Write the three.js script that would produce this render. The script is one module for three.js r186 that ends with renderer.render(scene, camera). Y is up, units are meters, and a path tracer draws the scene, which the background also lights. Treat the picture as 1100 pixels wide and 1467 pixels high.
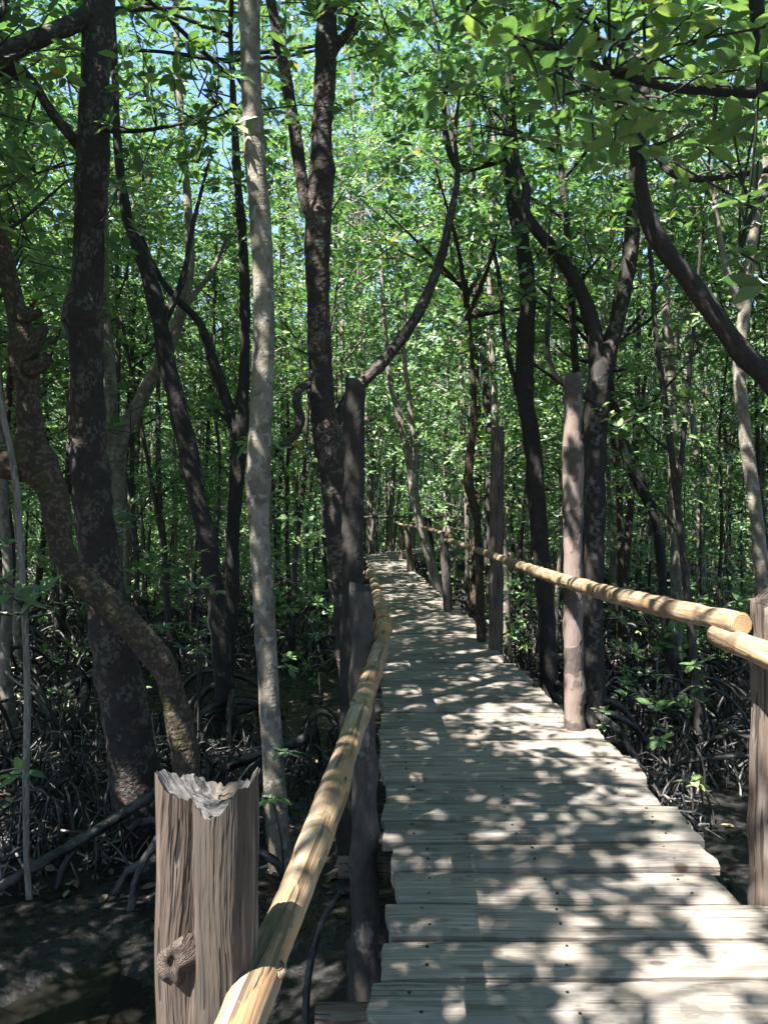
import * as THREE from 'three';
import { mergeGeometries, toCreasedNormals } from 'three/addons/utils/BufferGeometryUtils.js';

// ------------------------------------------------------------------ camera, sky, sun, exposure
const scene = new THREE.Scene();
const camera = new THREE.PerspectiveCamera(66, 767 / 1024, 0.05, 400);
camera.position.set(0, 1.55, 0);
camera.rotation.x = -0.0208;
const toSun = new THREE.Vector3(-0.45, 1, 0.42).normalize();
// clear humid tropical sky: blue overhead, paler toward the horizon, a soft aureole round the sun
{
  const W = 512, H = 256, data = new Float32Array(W * H * 4), v = new THREE.Vector3();
  for (let r = 0; r < H; r++) for (let c = 0; c < W; c++) {
    const up = ((r + 0.5) / H - 0.5) * Math.PI, a = ((c + 0.5) / W - 0.5) * 2 * Math.PI;
    v.set(Math.cos(a) * Math.cos(up), Math.sin(up), Math.sin(a) * Math.cos(up));
    const low = Math.exp(-Math.max(0, v.y) * 3.2), cs = Math.max(0, v.dot(toSun)), glow = 0.16 * Math.pow(cs, 8) + 0.5 * Math.pow(cs, 90), k = (r * W + c) * 4;
    data[k] = 0.045 + 0.20 * low + glow; data[k + 1] = 0.115 + 0.19 * low + glow * 0.97; data[k + 2] = 0.255 + 0.15 * low + glow * 0.9; data[k + 3] = 1;
  }
  const t = new THREE.DataTexture(data, W, H, THREE.RGBAFormat, THREE.FloatType);
  t.mapping = THREE.EquirectangularReflectionMapping; t.magFilter = t.minFilter = THREE.LinearFilter; t.needsUpdate = true;
  scene.background = t; scene.environment = t;
}
const sun = new THREE.DirectionalLight(new THREE.Color(1, 0.955, 0.905), 5);
sun.name = 'sun';
sun.position.copy(toSun).multiplyScalar(60);
sun.castShadow = true;
sun.shadow.radius = 0.85;
sun.shadow.mapSize.set(4096, 4096);
Object.assign(sun.shadow.camera, { left: -30, right: 30, top: 40, bottom: -40, near: 1, far: 140 });
scene.add(sun, sun.target);
const renderer = new THREE.WebGLRenderer();
renderer.toneMapping = THREE.LinearToneMapping;
renderer.toneMappingExposure = 5.3;
renderer.shadowMap.enabled = true;

// ------------------------------------------------------------------ measured trees: [x, y, z, radius] along each stem, in metres
const TREES = [
{"name":"mangrove_tree","label":"thick dark trunk with a swollen burl, standing behind the notched stump post","bark":"flaky","trunk":[[-1.682,-0.96,-5.5,0.183],[-1.755,-0.362,-5.5,0.167],[-1.868,0.377,-5.5,0.152],[-1.952,0.867,-5.5,0.144],[-2.017,1.404,-5.5,0.136],[-2.052,1.842,-5.5,0.126],[-2.063,2.278,-5.5,0.118],[-2.07,2.616,-5.5,0.118],[-2.093,2.8,-5.5,0.144],[-2.058,2.978,-5.5,0.114],[-2.04,3.387,-5.5,0.105],[-2.013,3.818,-5.5,0.112],[-1.99,4.248,-5.5,0.105],[-1.972,4.724,-5.5,0.102],[-1.943,5.435,-5.5,0.095],[-1.912,6.376,-5.5,0.083],[-1.858,7.218,-5.5,0.065],[-1.781,7.962,-5.5,0.042]],"limbs":[[[-1.98,4.914,-5.5,0.063],[-2.071,4.74,-5.383,0.06],[-2.165,4.612,-5.267,0.056],[-2.297,4.469,-5.15,0.059],[-2.422,4.315,-5.033,0.067],[-2.627,4.047,-4.917,0.057],[-2.817,3.946,-4.8,0.034]],[[-2.084,3.938,-5.5,0.039],[-2.147,4.019,-5.417,0.034],[-2.243,4.143,-5.333,0.031],[-2.308,4.271,-5.25,0.028],[-2.397,4.308,-5.167,0.059],[-2.491,4.299,-5.083,0.077],[-2.668,4.392,-5.0,0.044]],[[-1.894,4.035,-5.4,0.022],[-1.704,4.021,-5.4,0.014],[-1.539,4.04,-5.4,0.012],[-1.302,4.096,-5.4,0.01],[-1.135,4.199,-5.4,0.007]]],"crown":{"n":240,"r":1.7,"low":4.6},"spots":[[-1.801,3.847,-4.2],[-1.713,3.808,-4.3],[-1.909,4.028,-4.2],[-1.762,4.082,-4.2],[-1.791,4.125,-4.6],[-2.109,3.757,-4.5],[-1.976,3.687,-4.6],[-1.247,4.304,-4.6],[-1.509,4.392,-5],[-1.2,4.335,-4.9],[-1.313,4.176,-5],[-1.481,4.101,-5.2],[-1.185,4.011,-5.2],[-2.326,3.568,-5],[-1.536,3.568,-5],[-1.702,3.52,-5.1],[-1.093,4.565,-5],[-1.531,4.465,-4.8]],"roots":0},
{"name":"mangrove_tree","label":"mossy brown trunk bowed over sideways, crossing the thick dark trunk","bark":"mossy","trunk":[[-1.128,-0.96,-4.8,0.102],[-1.191,-0.334,-4.8,0.089],[-1.232,0.054,-4.8,0.079],[-1.332,0.462,-4.8,0.079],[-1.543,0.753,-4.8,0.082],[-1.797,1.005,-4.8,0.079],[-1.957,1.21,-4.8,0.079],[-1.99,1.422,-4.8,0.084],[-2.022,1.592,-4.8,0.089],[-2.114,1.754,-4.8,0.117],[-2.146,1.923,-4.8,0.084],[-2.157,2.185,-4.8,0.069],[-2.176,2.418,-4.8,0.086],[-2.24,2.733,-4.8,0.056],[-2.289,2.985,-4.8,0.046],[-2.341,3.195,-4.8,0.043],[-2.441,3.696,-4.8,0.038],[-2.558,4.527,-4.8,0.033],[-2.672,5.557,-4.8,0.025],[-2.747,6.252,-4.8,0.015]],"limbs":[[[-2.08,1.728,-4.8,0.106],[-2.25,1.728,-4.8,0.093],[-2.504,1.805,-4.8,0.076],[-2.799,2.016,-4.8,0.051],[-2.963,2.439,-4.8,0.03]],[[-2.153,2.367,-4.75,0.046],[-2.094,2.463,-4.75,0.042],[-2.026,2.563,-4.75,0.029]],[[-2.137,2.304,-4.75,0.05],[-2.062,2.329,-4.75,0.046],[-2.011,2.388,-4.75,0.034]],[[-2.176,2.617,-4.75,0.042],[-2.101,2.629,-4.75,0.034],[-2.05,2.654,-4.75,0.021]]],"crown":{"n":170,"r":1.4,"low":4.2},"spots":[],"roots":3},
{"name":"mangrove_tree","label":"straight pale trunk with smooth tan bark beside the bare handrail","bark":"pale","trunk":[[-0.647,-0.96,-5.0,0.083],[-0.679,-0.548,-5.0,0.076],[-0.713,-0.009,-5.0,0.07],[-0.742,0.483,-5.0,0.068],[-0.768,0.929,-5.0,0.068],[-0.789,1.329,-5.0,0.068],[-0.796,1.638,-5.0,0.078],[-0.777,2.036,-5.0,0.074],[-0.758,2.476,-5.0,0.072],[-0.757,2.826,-5.0,0.068],[-0.774,3.22,-5.0,0.07],[-0.807,3.655,-5.0,0.068],[-0.832,4.133,-5.0,0.066],[-0.843,4.651,-5.0,0.066],[-0.863,5.296,-5.0,0.061],[-0.889,6.363,-5.0,0.049],[-0.908,7.041,-5.0,0.029]],"limbs":[],"crown":{"n":190,"r":1.5,"low":5.0},"spots":[[-0.611,-0.057,-4.9]],"roots":0},
{"name":"mangrove_tree","label":"dark reddish flaking trunk with a long side branch, behind the tall leaning post","bark":"flaky","trunk":[[-0.201,-0.96,-6.3,0.123],[-0.241,-0.076,-6.3,0.117],[-0.291,0.711,-6.3,0.117],[-0.346,1.271,-6.3,0.128],[-0.39,1.661,-6.3,0.114],[-0.457,2.051,-6.3,0.106],[-0.5,2.495,-6.3,0.1],[-0.522,3.048,-6.3,0.095],[-0.526,3.544,-6.3,0.103],[-0.498,3.929,-6.3,0.103],[-0.486,4.476,-6.3,0.086],[-0.463,5.022,-6.3,0.084],[-0.44,5.457,-6.3,0.084],[-0.417,6.27,-6.3,0.073],[-0.383,7.347,-6.3,0.05]],"limbs":[[[-0.526,3.654,-6.3,0.061],[-0.609,3.841,-6.3,0.05],[-0.68,4.257,-6.3,0.05],[-0.756,4.75,-6.3,0.047],[-0.837,5.186,-6.3,0.045],[-0.892,5.457,-6.3,0.042],[-0.988,6.432,-6.3,0.028]],[[-0.441,4.957,-6.3,0.039],[-0.358,5.12,-6.3,0.036],[-0.264,5.24,-6.3,0.028],[-0.193,5.403,-6.3,0.017]],[[-0.401,2.095,-6.3,0.047],[-0.299,2.33,-6.4,0.045],[-0.172,2.479,-6.5,0.046],[0.058,2.743,-6.6,0.05],[0.295,3.102,-6.7,0.047],[0.479,3.554,-6.8,0.042],[0.582,4.005,-6.9,0.034],[0.645,4.345,-7.0,0.025],[0.635,4.786,-7.1,0.019],[0.694,5.269,-7.2,0.013]],[[-0.5,2.467,-6.3,0.039],[-0.661,2.398,-6.24,0.033],[-0.688,2.287,-6.18,0.033],[-0.638,2.128,-6.12,0.033],[-0.723,1.978,-6.06,0.035],[-0.817,1.895,-6.0,0.027]]],"crown":{"n":210,"r":1.5,"low":5.0},"spots":[[-0.147,4.878,-5.6],[-0.051,4.797,-5.8],[-0.253,5.097,-5.8]],"roots":0},
{"name":"mangrove_tree","label":"sinuous black trunk rising behind the slim grey post","bark":"dark","trunk":[[1.702,-0.96,-8,0.099],[1.633,0.556,-8,0.089],[1.559,1.337,-8,0.096],[1.514,1.974,-8,0.089],[1.427,2.539,-8,0.089],[1.425,3.101,-8,0.096],[1.451,3.592,-8,0.081],[1.379,4.152,-8,0.081],[1.293,4.57,-8,0.081],[1.242,5.058,-8,0.067],[1.261,5.613,-8,0.06],[1.294,6.305,-8,0.05],[1.324,7.544,-8,0.032]],"limbs":[[[1.242,4.953,-8,0.05],[0.983,4.877,-8,0.042],[0.758,4.842,-8,0.039],[0.653,5.023,-8,0.035],[0.603,5.335,-8,0.028],[0.63,5.751,-8,0.018]],[[1.428,2.327,-8,0.032],[1.306,2.75,-8,0.028],[1.213,3.171,-8,0.025],[1.162,3.732,-8,0.021],[1.055,4.222,-8,0.014]]],"crown":{"n":230,"r":1.7,"low":4.6},"spots":[],"roots":3},
{"name":"mangrove_tree","label":"dark forked trunk dividing in two arms just behind the patchy pink post","bark":"dark","trunk":[[1.862,-0.96,-7,0.105],[1.869,-0.256,-7,0.09],[1.864,0.68,-7,0.084],[1.871,1.612,-7,0.096],[1.874,2.23,-7,0.108],[1.902,2.6,-7,0.105],[2.006,2.907,-7,0.081],[2.096,3.276,-7,0.074],[2.173,3.704,-7,0.068],[2.213,4.193,-7,0.062],[2.222,4.68,-7,0.062],[2.163,5.226,-7,0.056],[2.08,5.892,-7,0.043],[2.012,6.974,-7,0.028]],"limbs":[[[1.89,2.569,-7,0.087],[1.851,3.03,-7,0.068],[1.701,3.417,-7,0.059],[1.539,3.668,-7,0.056],[1.329,3.912,-7,0.05],[1.242,4.071,-7,0.043],[1.254,4.254,-7,0.037],[1.179,4.449,-7,0.031],[1.135,4.923,-7,0.022]],[[1.801,2.36,-6.8,0.03],[1.651,2.45,-6.8,0.024],[1.518,2.522,-6.8,0.024],[1.415,2.719,-6.8,0.021],[1.402,2.988,-6.8,0.021],[1.436,3.405,-6.8,0.015],[1.495,3.762,-6.8,0.009]]],"crown":{"n":210,"r":1.6,"low":4.6},"spots":[],"roots":3},
{"name":"mangrove_tree","label":"tree leaning in over the water with a dark diagonal limb and broad overhanging leaves","bark":"dark","trunk":[[2.681,-0.96,-4.2,0.1],[2.56,0.466,-4.2,0.086],[2.342,1.587,-4.2,0.074],[2.076,2.121,-4.2,0.058],[1.87,2.335,-4.2,0.056],[1.664,2.63,-4.2,0.052],[1.515,2.806,-4.2,0.048],[1.403,2.997,-4.2,0.045],[1.349,3.227,-4.2,0.037],[1.337,3.446,-4.2,0.043],[1.379,3.719,-4.2,0.03],[1.432,4.046,-4.2,0.026],[1.465,4.589,-4.2,0.019]],"limbs":[[[1.356,3.373,-4.2,0.028],[1.396,3.296,-4.08,0.02],[1.432,3.155,-3.96,0.018],[1.534,3.077,-3.84,0.015],[1.665,3.052,-3.72,0.012],[1.832,3.035,-3.6,0.01]],[[1.337,3.446,-4.2,0.03],[1.172,3.445,-3.933,0.017],[1.027,3.507,-3.667,0.013],[0.892,3.571,-3.4,0.009]],[[2.342,1.587,-4.2,0.056],[2.416,2.651,-4.038,0.046],[2.209,3.283,-3.875,0.041],[1.854,3.403,-3.712,0.033],[1.523,3.353,-3.55,0.025],[1.216,3.285,-3.388,0.018],[0.932,3.258,-3.225,0.013],[0.67,3.264,-3.062,0.009],[0.482,3.223,-2.9,0.006]],[[2.054,2.972,-3.6,0.025],[1.731,2.922,-3.4,0.018],[1.49,2.702,-3.2,0.011],[1.346,2.473,-3.0,0.007]],[[1.63,3.2,-3.4,0.03],[1.3,4.0,-3.0,0.024],[0.8,4.6,-2.7,0.018],[0.25,4.75,-2.4,0.009]],[[1.3,4.0,-3.0,0.02],[1.1,4.7,-2.4,0.015],[0.9,5.1,-1.8,0.008]],[[0.8,4.6,-2.7,0.014],[0.3,5.0,-3.1,0.01],[-0.2,5.1,-2.9,0.006]]],"crown":{"n":400,"r":1.4,"low":4.2},"spots":[[0.482,3.211,-2.9],[0.63,3.307,-3],[0.578,3.126,-3],[0.711,3.136,-2.9],[0.787,3.023,-2.9],[0.697,2.97,-3],[0.85,3.198,-2.9],[0.652,2.923,-3.1],[0.897,2.936,-3.1],[0.964,3.123,-2.9],[1.042,2.947,-2.9],[0.983,3.359,-3],[1.115,3.281,-3],[1.103,3.021,-2.8],[1.175,3.19,-2.8],[1.25,3.045,-2.8],[1.275,3.131,-2.7],[1.313,2.899,-2.8],[1.271,2.872,-2.9],[1.361,2.771,-2.9],[1.299,2.62,-2.9],[1.376,2.544,-2.9],[1.385,2.447,-3],[1.439,2.342,-3],[1.21,2.865,-3],[1.115,2.855,-3.1],[1.216,3.324,-2.9],[0.787,3.385,-3],[0.461,3.446,-3.1],[0.336,3.48,-3.2],[0.889,2.973,-2.9],[1.077,3.238,-2.8],[1.276,3.015,-2.7]],"roots":0},
{"name":"mangrove_tree","label":"pale dappled trunk standing behind the thick end post of the handrail","bark":"pale","trunk":[[2.921,-0.96,-6,0.059],[2.905,0.538,-6,0.053],[2.874,0.911,-6,0.049],[2.832,1.391,-6,0.049],[2.77,1.815,-6,0.049],[2.713,2.239,-6,0.049],[2.689,2.555,-6,0.045],[2.737,3.029,-6,0.042],[2.761,3.292,-6,0.038],[2.82,3.711,-6,0.034],[2.944,4.493,-6,0.03],[3.038,5.53,-6,0.022]],"limbs":[[[2.717,2.924,-6,0.032],[2.614,3.187,-6,0.027],[2.532,3.501,-6,0.021],[2.476,3.92,-6,0.016]]],"crown":{"n":150,"r":1.4,"low":4.4},"spots":[],"roots":2},
{"name":"mangrove_tree","label":"slim pale stem forking in a narrow Y, deep in the thicket past the long handrail","bark":"pale","trunk":[[3.724,-0.96,-10,0.08],[3.71,0.308,-10,0.075],[3.682,1.638,-10,0.071],[3.64,2.522,-10,0.066],[3.598,3.313,-10,0.071],[3.55,3.928,-10,0.049],[3.607,4.453,-10,0.04],[3.645,5.325,-10,0.031],[3.594,6.195,-10,0.022]],"limbs":[[[3.617,3.226,-10,0.053],[3.736,3.796,-10,0.044],[3.829,4.278,-10,0.035],[3.953,5.151,-10,0.022]]],"crown":{"n":190,"r":1.7,"low":4.2},"spots":[],"roots":3},
{"name":"mangrove_tree","label":"crooked dark stem leaning diagonally toward the pale forking stem","bark":"dark","trunk":[[3.336,-0.96,-9,0.06],[3.213,0.192,-9,0.052],[3.093,1.271,-9,0.056],[2.907,1.693,-9,0.068],[2.737,2.091,-9,0.068],[2.639,2.448,-9,0.056],[2.557,2.9,-9,0.032],[2.507,3.374,-9,0.02]],"limbs":[],"crown":{"n":70,"r":0.9,"low":2.6},"spots":[],"roots":2},
{"name":"mangrove_tree","label":"dark curving trunk with white bark patches near its top beside the smooth tan trunk","bark":"dark","trunk":[[-1.56,-0.96,-8,0.113],[-1.623,-0.371,-8,0.096],[-1.691,0.343,-8,0.096],[-1.773,0.983,-8,0.096],[-1.877,1.479,-8,0.096],[-1.994,2.045,-8,0.096],[-2.105,2.539,-8,0.096],[-2.188,2.89,-8,0.089],[-2.249,3.242,-8,0.089],[-2.359,3.732,-8,0.081],[-2.497,4.117,-8,0.067],[-2.58,4.361,-8,0.05],[-2.667,4.988,-8,0.042],[-2.696,5.821,-8,0.035],[-2.724,6.856,-8,0.025]],"limbs":[[[-2.249,3.242,-8,0.042],[-2.028,3.732,-8,0.032],[-1.934,4.222,-8,0.025],[-1.755,4.919,-8,0.014]]],"crown":{"n":230,"r":1.7,"low":4.6},"spots":[],"roots":3},
{"name":"mangrove_tree","label":"pale stem bending in an S behind the thick dark trunk","bark":"pale","trunk":[[-3.112,-0.96,-9,0.12],[-3.096,0.832,-9,0.108],[-3.067,1.63,-9,0.116],[-2.983,2.25,-9,0.088],[-2.862,2.456,-9,0.08],[-2.661,2.844,-9,0.08],[-2.46,3.2,-9,0.08],[-2.299,3.635,-9,0.064],[-2.201,4.147,-9,0.056],[-2.214,4.791,-9,0.048],[-2.273,5.574,-9,0.04],[-2.323,6.51,-9,0.032],[-2.357,7.597,-9,0.02]],"limbs":[[[-3.058,1.709,-9,0.096],[-3.093,2.345,-9,0.08],[-3.113,2.9,-9,0.076],[-3.17,3.769,-9,0.06],[-3.141,5.574,-9,0.032]],[[-2.283,3.69,-9,0.036],[-1.98,4.044,-9,0.028],[-1.78,4.477,-9,0.02]]],"crown":{"n":230,"r":1.8,"low":4.4},"spots":[],"roots":3},
{"name":"mangrove_tree","label":"slender dark double trunk close behind the smooth tan trunk","bark":"dark","trunk":[[-1.748,-0.96,-8.5,0.09],[-1.661,0.116,-8.5,0.079],[-1.619,1.174,-8.5,0.071],[-1.579,1.776,-8.5,0.079],[-1.54,2.226,-8.5,0.094],[-1.5,2.825,-8.5,0.056],[-1.49,3.496,-8.5,0.056],[-1.51,4.24,-8.5,0.053],[-1.567,4.981,-8.5,0.045],[-1.595,5.498,-8.5,0.038],[-1.635,6.455,-8.5,0.026]],"limbs":[[[-1.555,2.211,-8.5,0.068],[-1.763,2.787,-8.5,0.06],[-1.874,3.124,-8.5,0.053],[-1.985,3.422,-8.5,0.045],[-2.208,3.645,-8.5,0.038],[-2.409,3.906,-8.5,0.03],[-2.615,4.389,-8.5,0.019]],[[-1.54,2.076,-8.5,0.03],[-1.689,2.376,-8.5,0.023],[-1.802,2.451,-8.5,0.015]]],"crown":{"n":190,"r":1.7,"low":4.4},"spots":[],"roots":3},
{"name":"mangrove_tree","label":"pale forked sapling beside the walkway just before its bend","bark":"pale","trunk":[[1.029,-0.96,-12.9,0.091],[0.881,0.005,-12.9,0.086],[0.755,0.521,-12.9,0.08],[0.571,1.15,-12.9,0.074],[0.411,2.12,-12.9,0.069],[0.228,2.917,-12.9,0.057],[0.114,3.371,-12.9,0.046],[0.0,4.504,-12.9,0.034],[-0.057,5.858,-12.9,0.023]],"limbs":[[[0.525,1.413,-12.9,0.057],[0.49,2.348,-12.9,0.051],[0.41,3.144,-12.9,0.046],[0.318,3.938,-12.9,0.034],[0.397,5.295,-12.9,0.023]]],"crown":{"n":140,"r":1.5,"low":4},"spots":[],"roots":0},
{"name":"mangrove_tree","label":"thin kinked brown stem growing next to the slim grey post","bark":"mossy","trunk":[[1.043,-0.96,-8.4,0.052],[1.029,0.282,-8.4,0.052],[1.013,0.88,-8.4,0.045],[0.982,1.327,-8.4,0.045],[0.899,1.684,-8.4,0.052],[0.914,1.996,-8.4,0.052],[0.957,2.366,-8.4,0.037],[0.926,3.105,-8.4,0.022],[0.872,3.841,-8.4,0.015]],"limbs":[],"crown":{"n":70,"r":1,"low":3},"spots":[],"roots":0},
{"name":"mangrove_sapling","label":"thin whitish sapling stem on small prop roots beside the bowed mossy trunk","bark":"pale","trunk":[[-2.08,-0.96,-4.6,0.02],[-2.101,-0.629,-4.6,0.018],[-2.103,-0.38,-4.6,0.018],[-2.1,-0.049,-4.6,0.02],[-2.088,0.363,-4.6,0.02],[-2.093,0.651,-4.6,0.018],[-2.103,0.938,-4.6,0.018],[-2.12,1.265,-4.6,0.018],[-2.141,1.591,-4.6,0.02],[-2.176,1.835,-4.6,0.018],[-2.218,2.037,-4.6,0.018],[-2.252,2.321,-4.6,0.014],[-2.276,2.724,-4.6,0.008]],"limbs":[[[-2.095,0.425,-4.6,0.008],[-2.16,0.466,-4.6,0.008],[-2.217,0.519,-4.6,0.006]],[[-2.104,0.856,-4.6,0.008],[-2.05,0.929,-4.6,0.008],[-2.0,0.979,-4.6,0.006]],[[-2.1,-0.049,-4.6,0.008],[-2.194,-0.057,-4.6,0.006],[-2.277,-0.082,-4.6,0.006]]],"crown":null,"spots":[[-2.127,1.082,-4.4],[-2.137,0.991,-4.5],[-2.168,0.886,-4.4],[-2.077,0.951,-4.5],[-2.249,1.258,-4.7],[-2.0,0.979,-4.6]],"roots":0}
];

// ------------------------------------------------------------------ helpers
let seed = 7;
const rnd = () => { seed = (seed + 0x6D2B79F5) | 0; let t = Math.imul(seed ^ (seed >>> 15), 1 | seed); t = (t + Math.imul(t ^ (t >>> 7), 61 | t)) ^ t; return ((t ^ (t >>> 14)) >>> 0) / 4294967296; };
const rr = (a, b) => a + (b - a) * rnd();
const pick = (a) => a[Math.floor(rnd() * a.length)];
const V = (x, y, z) => new THREE.Vector3(x, y, z);
const clamp = (x, a = 0, b = 1) => Math.min(b, Math.max(a, x));
const smooth = (a, b, x) => { const t = clamp((x - a) / (b - a)); return t * t * (3 - 2 * t); };
const lerp = (a, b, t) => a + (b - a) * t;
const hash = (x, y, z = 0) => { let h = Math.imul(x, 374761393) + Math.imul(y, 668265263) + Math.imul(z, 2147483647 ^ 1274126177); h = Math.imul(h ^ (h >>> 13), 1274126177); return ((h ^ (h >>> 16)) >>> 0) / 4294967296; };
// periodic value noise for textures
function pn(x, y, px, py, s = 0) {
  const ix = Math.floor(x), iy = Math.floor(y), fx = x - ix, fy = y - iy, u = fx * fx * (3 - 2 * fx), v = fy * fy * (3 - 2 * fy);
  const m = (a, p) => ((a % p) + p) % p, g = (i, j) => hash(m(ix + i, px), m(iy + j, py), s);
  return lerp(lerp(g(0, 0), g(1, 0), u), lerp(g(0, 1), g(1, 1), u), v);
}
function pf(u, v, px, py, oct = 4, s = 0) { let a = 0.5, t = 0, n = 0; for (let o = 0; o < oct; o++) { t += a * pn(u * px, v * py, px, py, s + o * 17); n += a; a *= 0.5; px *= 2; py *= 2; } return t / n; }
// 3-D value noise for shapes
function n3(x, y, z) {
  const ix = Math.floor(x), iy = Math.floor(y), iz = Math.floor(z), f = (t) => t * t * (3 - 2 * t), u = f(x - ix), v = f(y - iy), w = f(z - iz);
  const g = (a, b, c) => hash(ix + a, iy + b, iz + c);
  return lerp(lerp(lerp(g(0, 0, 0), g(1, 0, 0), u), lerp(g(0, 1, 0), g(1, 1, 0), u), v), lerp(lerp(g(0, 0, 1), g(1, 0, 1), u), lerp(g(0, 1, 1), g(1, 1, 1), u), v), w) * 2 - 1;
}
const mix3 = (a, b, t) => [lerp(a[0], b[0], t), lerp(a[1], b[1], t), lerp(a[2], b[2], t)];
const toS = (c) => (c <= 0.0031308 ? c * 12.92 : 1.055 * Math.pow(c, 1 / 2.4) - 0.055);
// fn(u, v) -> [r, g, b (linear), height, roughness]
function surface(w, h, fn, bump, repeat = [1, 1], extra = {}) {
  const c = new Uint8Array(w * h * 4), b = new Uint8Array(w * h * 4), q = new Uint8Array(w * h * 4);
  for (let y = 0; y < h; y++) for (let x = 0; x < w; x++) {
    const o = fn((x + 0.5) / w, (y + 0.5) / h), k = (y * w + x) * 4;
    for (let i = 0; i < 3; i++) { c[k + i] = 255 * clamp(toS(o[i])); b[k + i] = 255 * clamp(o[3]); q[k + i] = 255 * clamp(o[4] ?? 0.9); }
    c[k + 3] = b[k + 3] = q[k + 3] = 255;
  }
  const tx = (data, srgb) => { const t = new THREE.DataTexture(data, w, h); t.wrapS = t.wrapT = THREE.RepeatWrapping; t.magFilter = THREE.LinearFilter; t.minFilter = THREE.LinearMipmapLinearFilter; t.generateMipmaps = true; if (srgb) t.colorSpace = THREE.SRGBColorSpace; t.repeat.set(...repeat); t.needsUpdate = true; return t; };
  return new THREE.MeshStandardMaterial({ map: tx(c, true), bumpMap: tx(b, false), bumpScale: bump, roughnessMap: tx(q, false), roughness: 1, metalness: 0, ...extra });
}

// ------------------------------------------------------------------ materials (colours are linear)
const BW = 0.45, BH = 0.9;   // metres of stem that one bark texture covers
const M = {};
M.flaky = surface(512, 1024, (u, v) => {
  const big = pf(u, v, 3, 5, 3, 1), fl = pf(u, v, 22, 34, 3, 2), cr = pf(u, v, 9, 40, 3, 3), pink = smooth(0.52, 0.7, big) * smooth(0.44, 0.6, pf(u, v, 34, 56, 3, 5));
  let c = mix3([0.0165, 0.0121, 0.0099], [0.0413, 0.0303, 0.0248], cr * 0.6 + fl * 0.4);
  c = mix3(c, mix3([0.0935, 0.0578, 0.0468], [0.154, 0.1155, 0.0963], pf(u, v, 40, 60, 2, 4)), pink * 0.8);
  const lich = smooth(0.64, 0.7, pf(u, v, 5, 9, 4, 9)); c = mix3(c, [0.121, 0.132, 0.1045], lich * 0.45 * smooth(0.4, 0.6, fl));
  return [...c, 0.35 * cr + 0.5 * fl + 0.25 * pink, 0.92];
}, 0.02);
M.mossy = surface(512, 1024, (u, v) => {
  const big = pf(u, v, 3, 5, 3, 11), fl = pf(u, v, 18, 30, 4, 12), ring = pf(u, v, 3, 50, 2, 13);
  let c = mix3([0.0217, 0.0155, 0.0099], [0.062, 0.0434, 0.026], fl);
  c = mix3(c, [0.0465, 0.0465, 0.0136], smooth(0.5, 0.62, big) * smooth(0.4, 0.6, fl) * 0.8);
  c = mix3(c, [0.1302, 0.093, 0.0651], smooth(0.55, 0.7, pf(u, v, 30, 50, 3, 14)) * 0.6);
  return [...c, 0.55 * fl + 0.2 * ring + 0.35 * pf(u, v, 34, 26, 3, 15), 0.95];
}, 0.03);
M.pale = surface(512, 1024, (u, v) => {
  const big = pf(u, v, 2, 3, 4, 21), fine = pf(u, v, 30, 60, 2, 22), st = pf(u, v, 4, 70, 3, 23);
  let c = mix3([0.119, 0.0978, 0.0723], [0.221, 0.1913, 0.1487], big * 0.7 + fine * 0.3);
  const crack = smooth(0.68, 0.74, pf(u, v, 9, 60, 2, 24)) * smooth(0.46, 0.62, pf(u, v, 3, 6, 2, 25));
  c = mix3(c, [0.0765, 0.0595, 0.0467], crack * 0.55);
  c = mix3(c, [0.238, 0.221, 0.187], smooth(0.54, 0.7, pf(u, v, 5, 7, 4, 26)) * 0.5);
  c = mix3(c, [0.0765, 0.068, 0.0425], smooth(0.56, 0.7, pf(u, v, 3, 4, 4, 27)) * 0.5);
  c = mix3(c, [0.0638, 0.0553, 0.0425], smooth(0.56, 0.66, pf(u, v, 8, 12, 4, 28)) * 0.55); c = mix3(c, [0.2805, 0.272, 0.2465], smooth(0.62, 0.68, pf(u, v, 12, 16, 3, 29)) * 0.6);
  return [...c, 0.3 * st + 0.5 * fine - crack * 0.5 + 0.2, 0.88];
}, 0.005);
M.grey = surface(512, 1024, (u, v) => {
  const big = pf(u, v, 3, 4, 4, 31), fl = pf(u, v, 14, 26, 4, 32), cr = pf(u, v, 16, 6, 3, 33);
  let c = mix3([0.0236, 0.0198, 0.0167], [0.0682, 0.0589, 0.0496], fl);
  c = mix3(c, [0.1674, 0.1581, 0.1395], smooth(0.56, 0.68, big) * smooth(0.4, 0.65, fl) * 0.85);
  c = mix3(c, [0.031, 0.0248, 0.0217], smooth(0.6, 0.72, cr) * 0.6);
  return [...c, 0.5 * fl + 0.5 * cr, 0.9];
}, 0.012);
M.dark = surface(512, 1024, (u, v) => {
  const big = pf(u, v, 3, 4, 4, 35), fl = pf(u, v, 14, 26, 4, 36), cr = pf(u, v, 16, 6, 3, 37);
  let c = mix3([0.0108, 0.0087, 0.0072], [0.033, 0.0276, 0.0222], fl);
  c = mix3(c, [0.12, 0.111, 0.096], smooth(0.6, 0.7, big) * smooth(0.42, 0.65, fl) * 0.8);
  c = mix3(c, [0.012, 0.0096, 0.0078], smooth(0.6, 0.72, cr) * 0.6);
  return [...c, 0.5 * fl + 0.5 * cr, 0.9];
}, 0.012);
M.root = surface(256, 512, (u, v) => {
  const a = pf(u, v, 4, 8, 4, 41), f = pf(u, v, 20, 40, 2, 42);
  return [...mix3([0.0072, 0.0064, 0.006], [0.08, 0.0744, 0.0704], smooth(0.35, 0.75, a * 0.7 + f * 0.3)), f, lerp(0.35, 0.75, a)];
}, 0.004);
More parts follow.
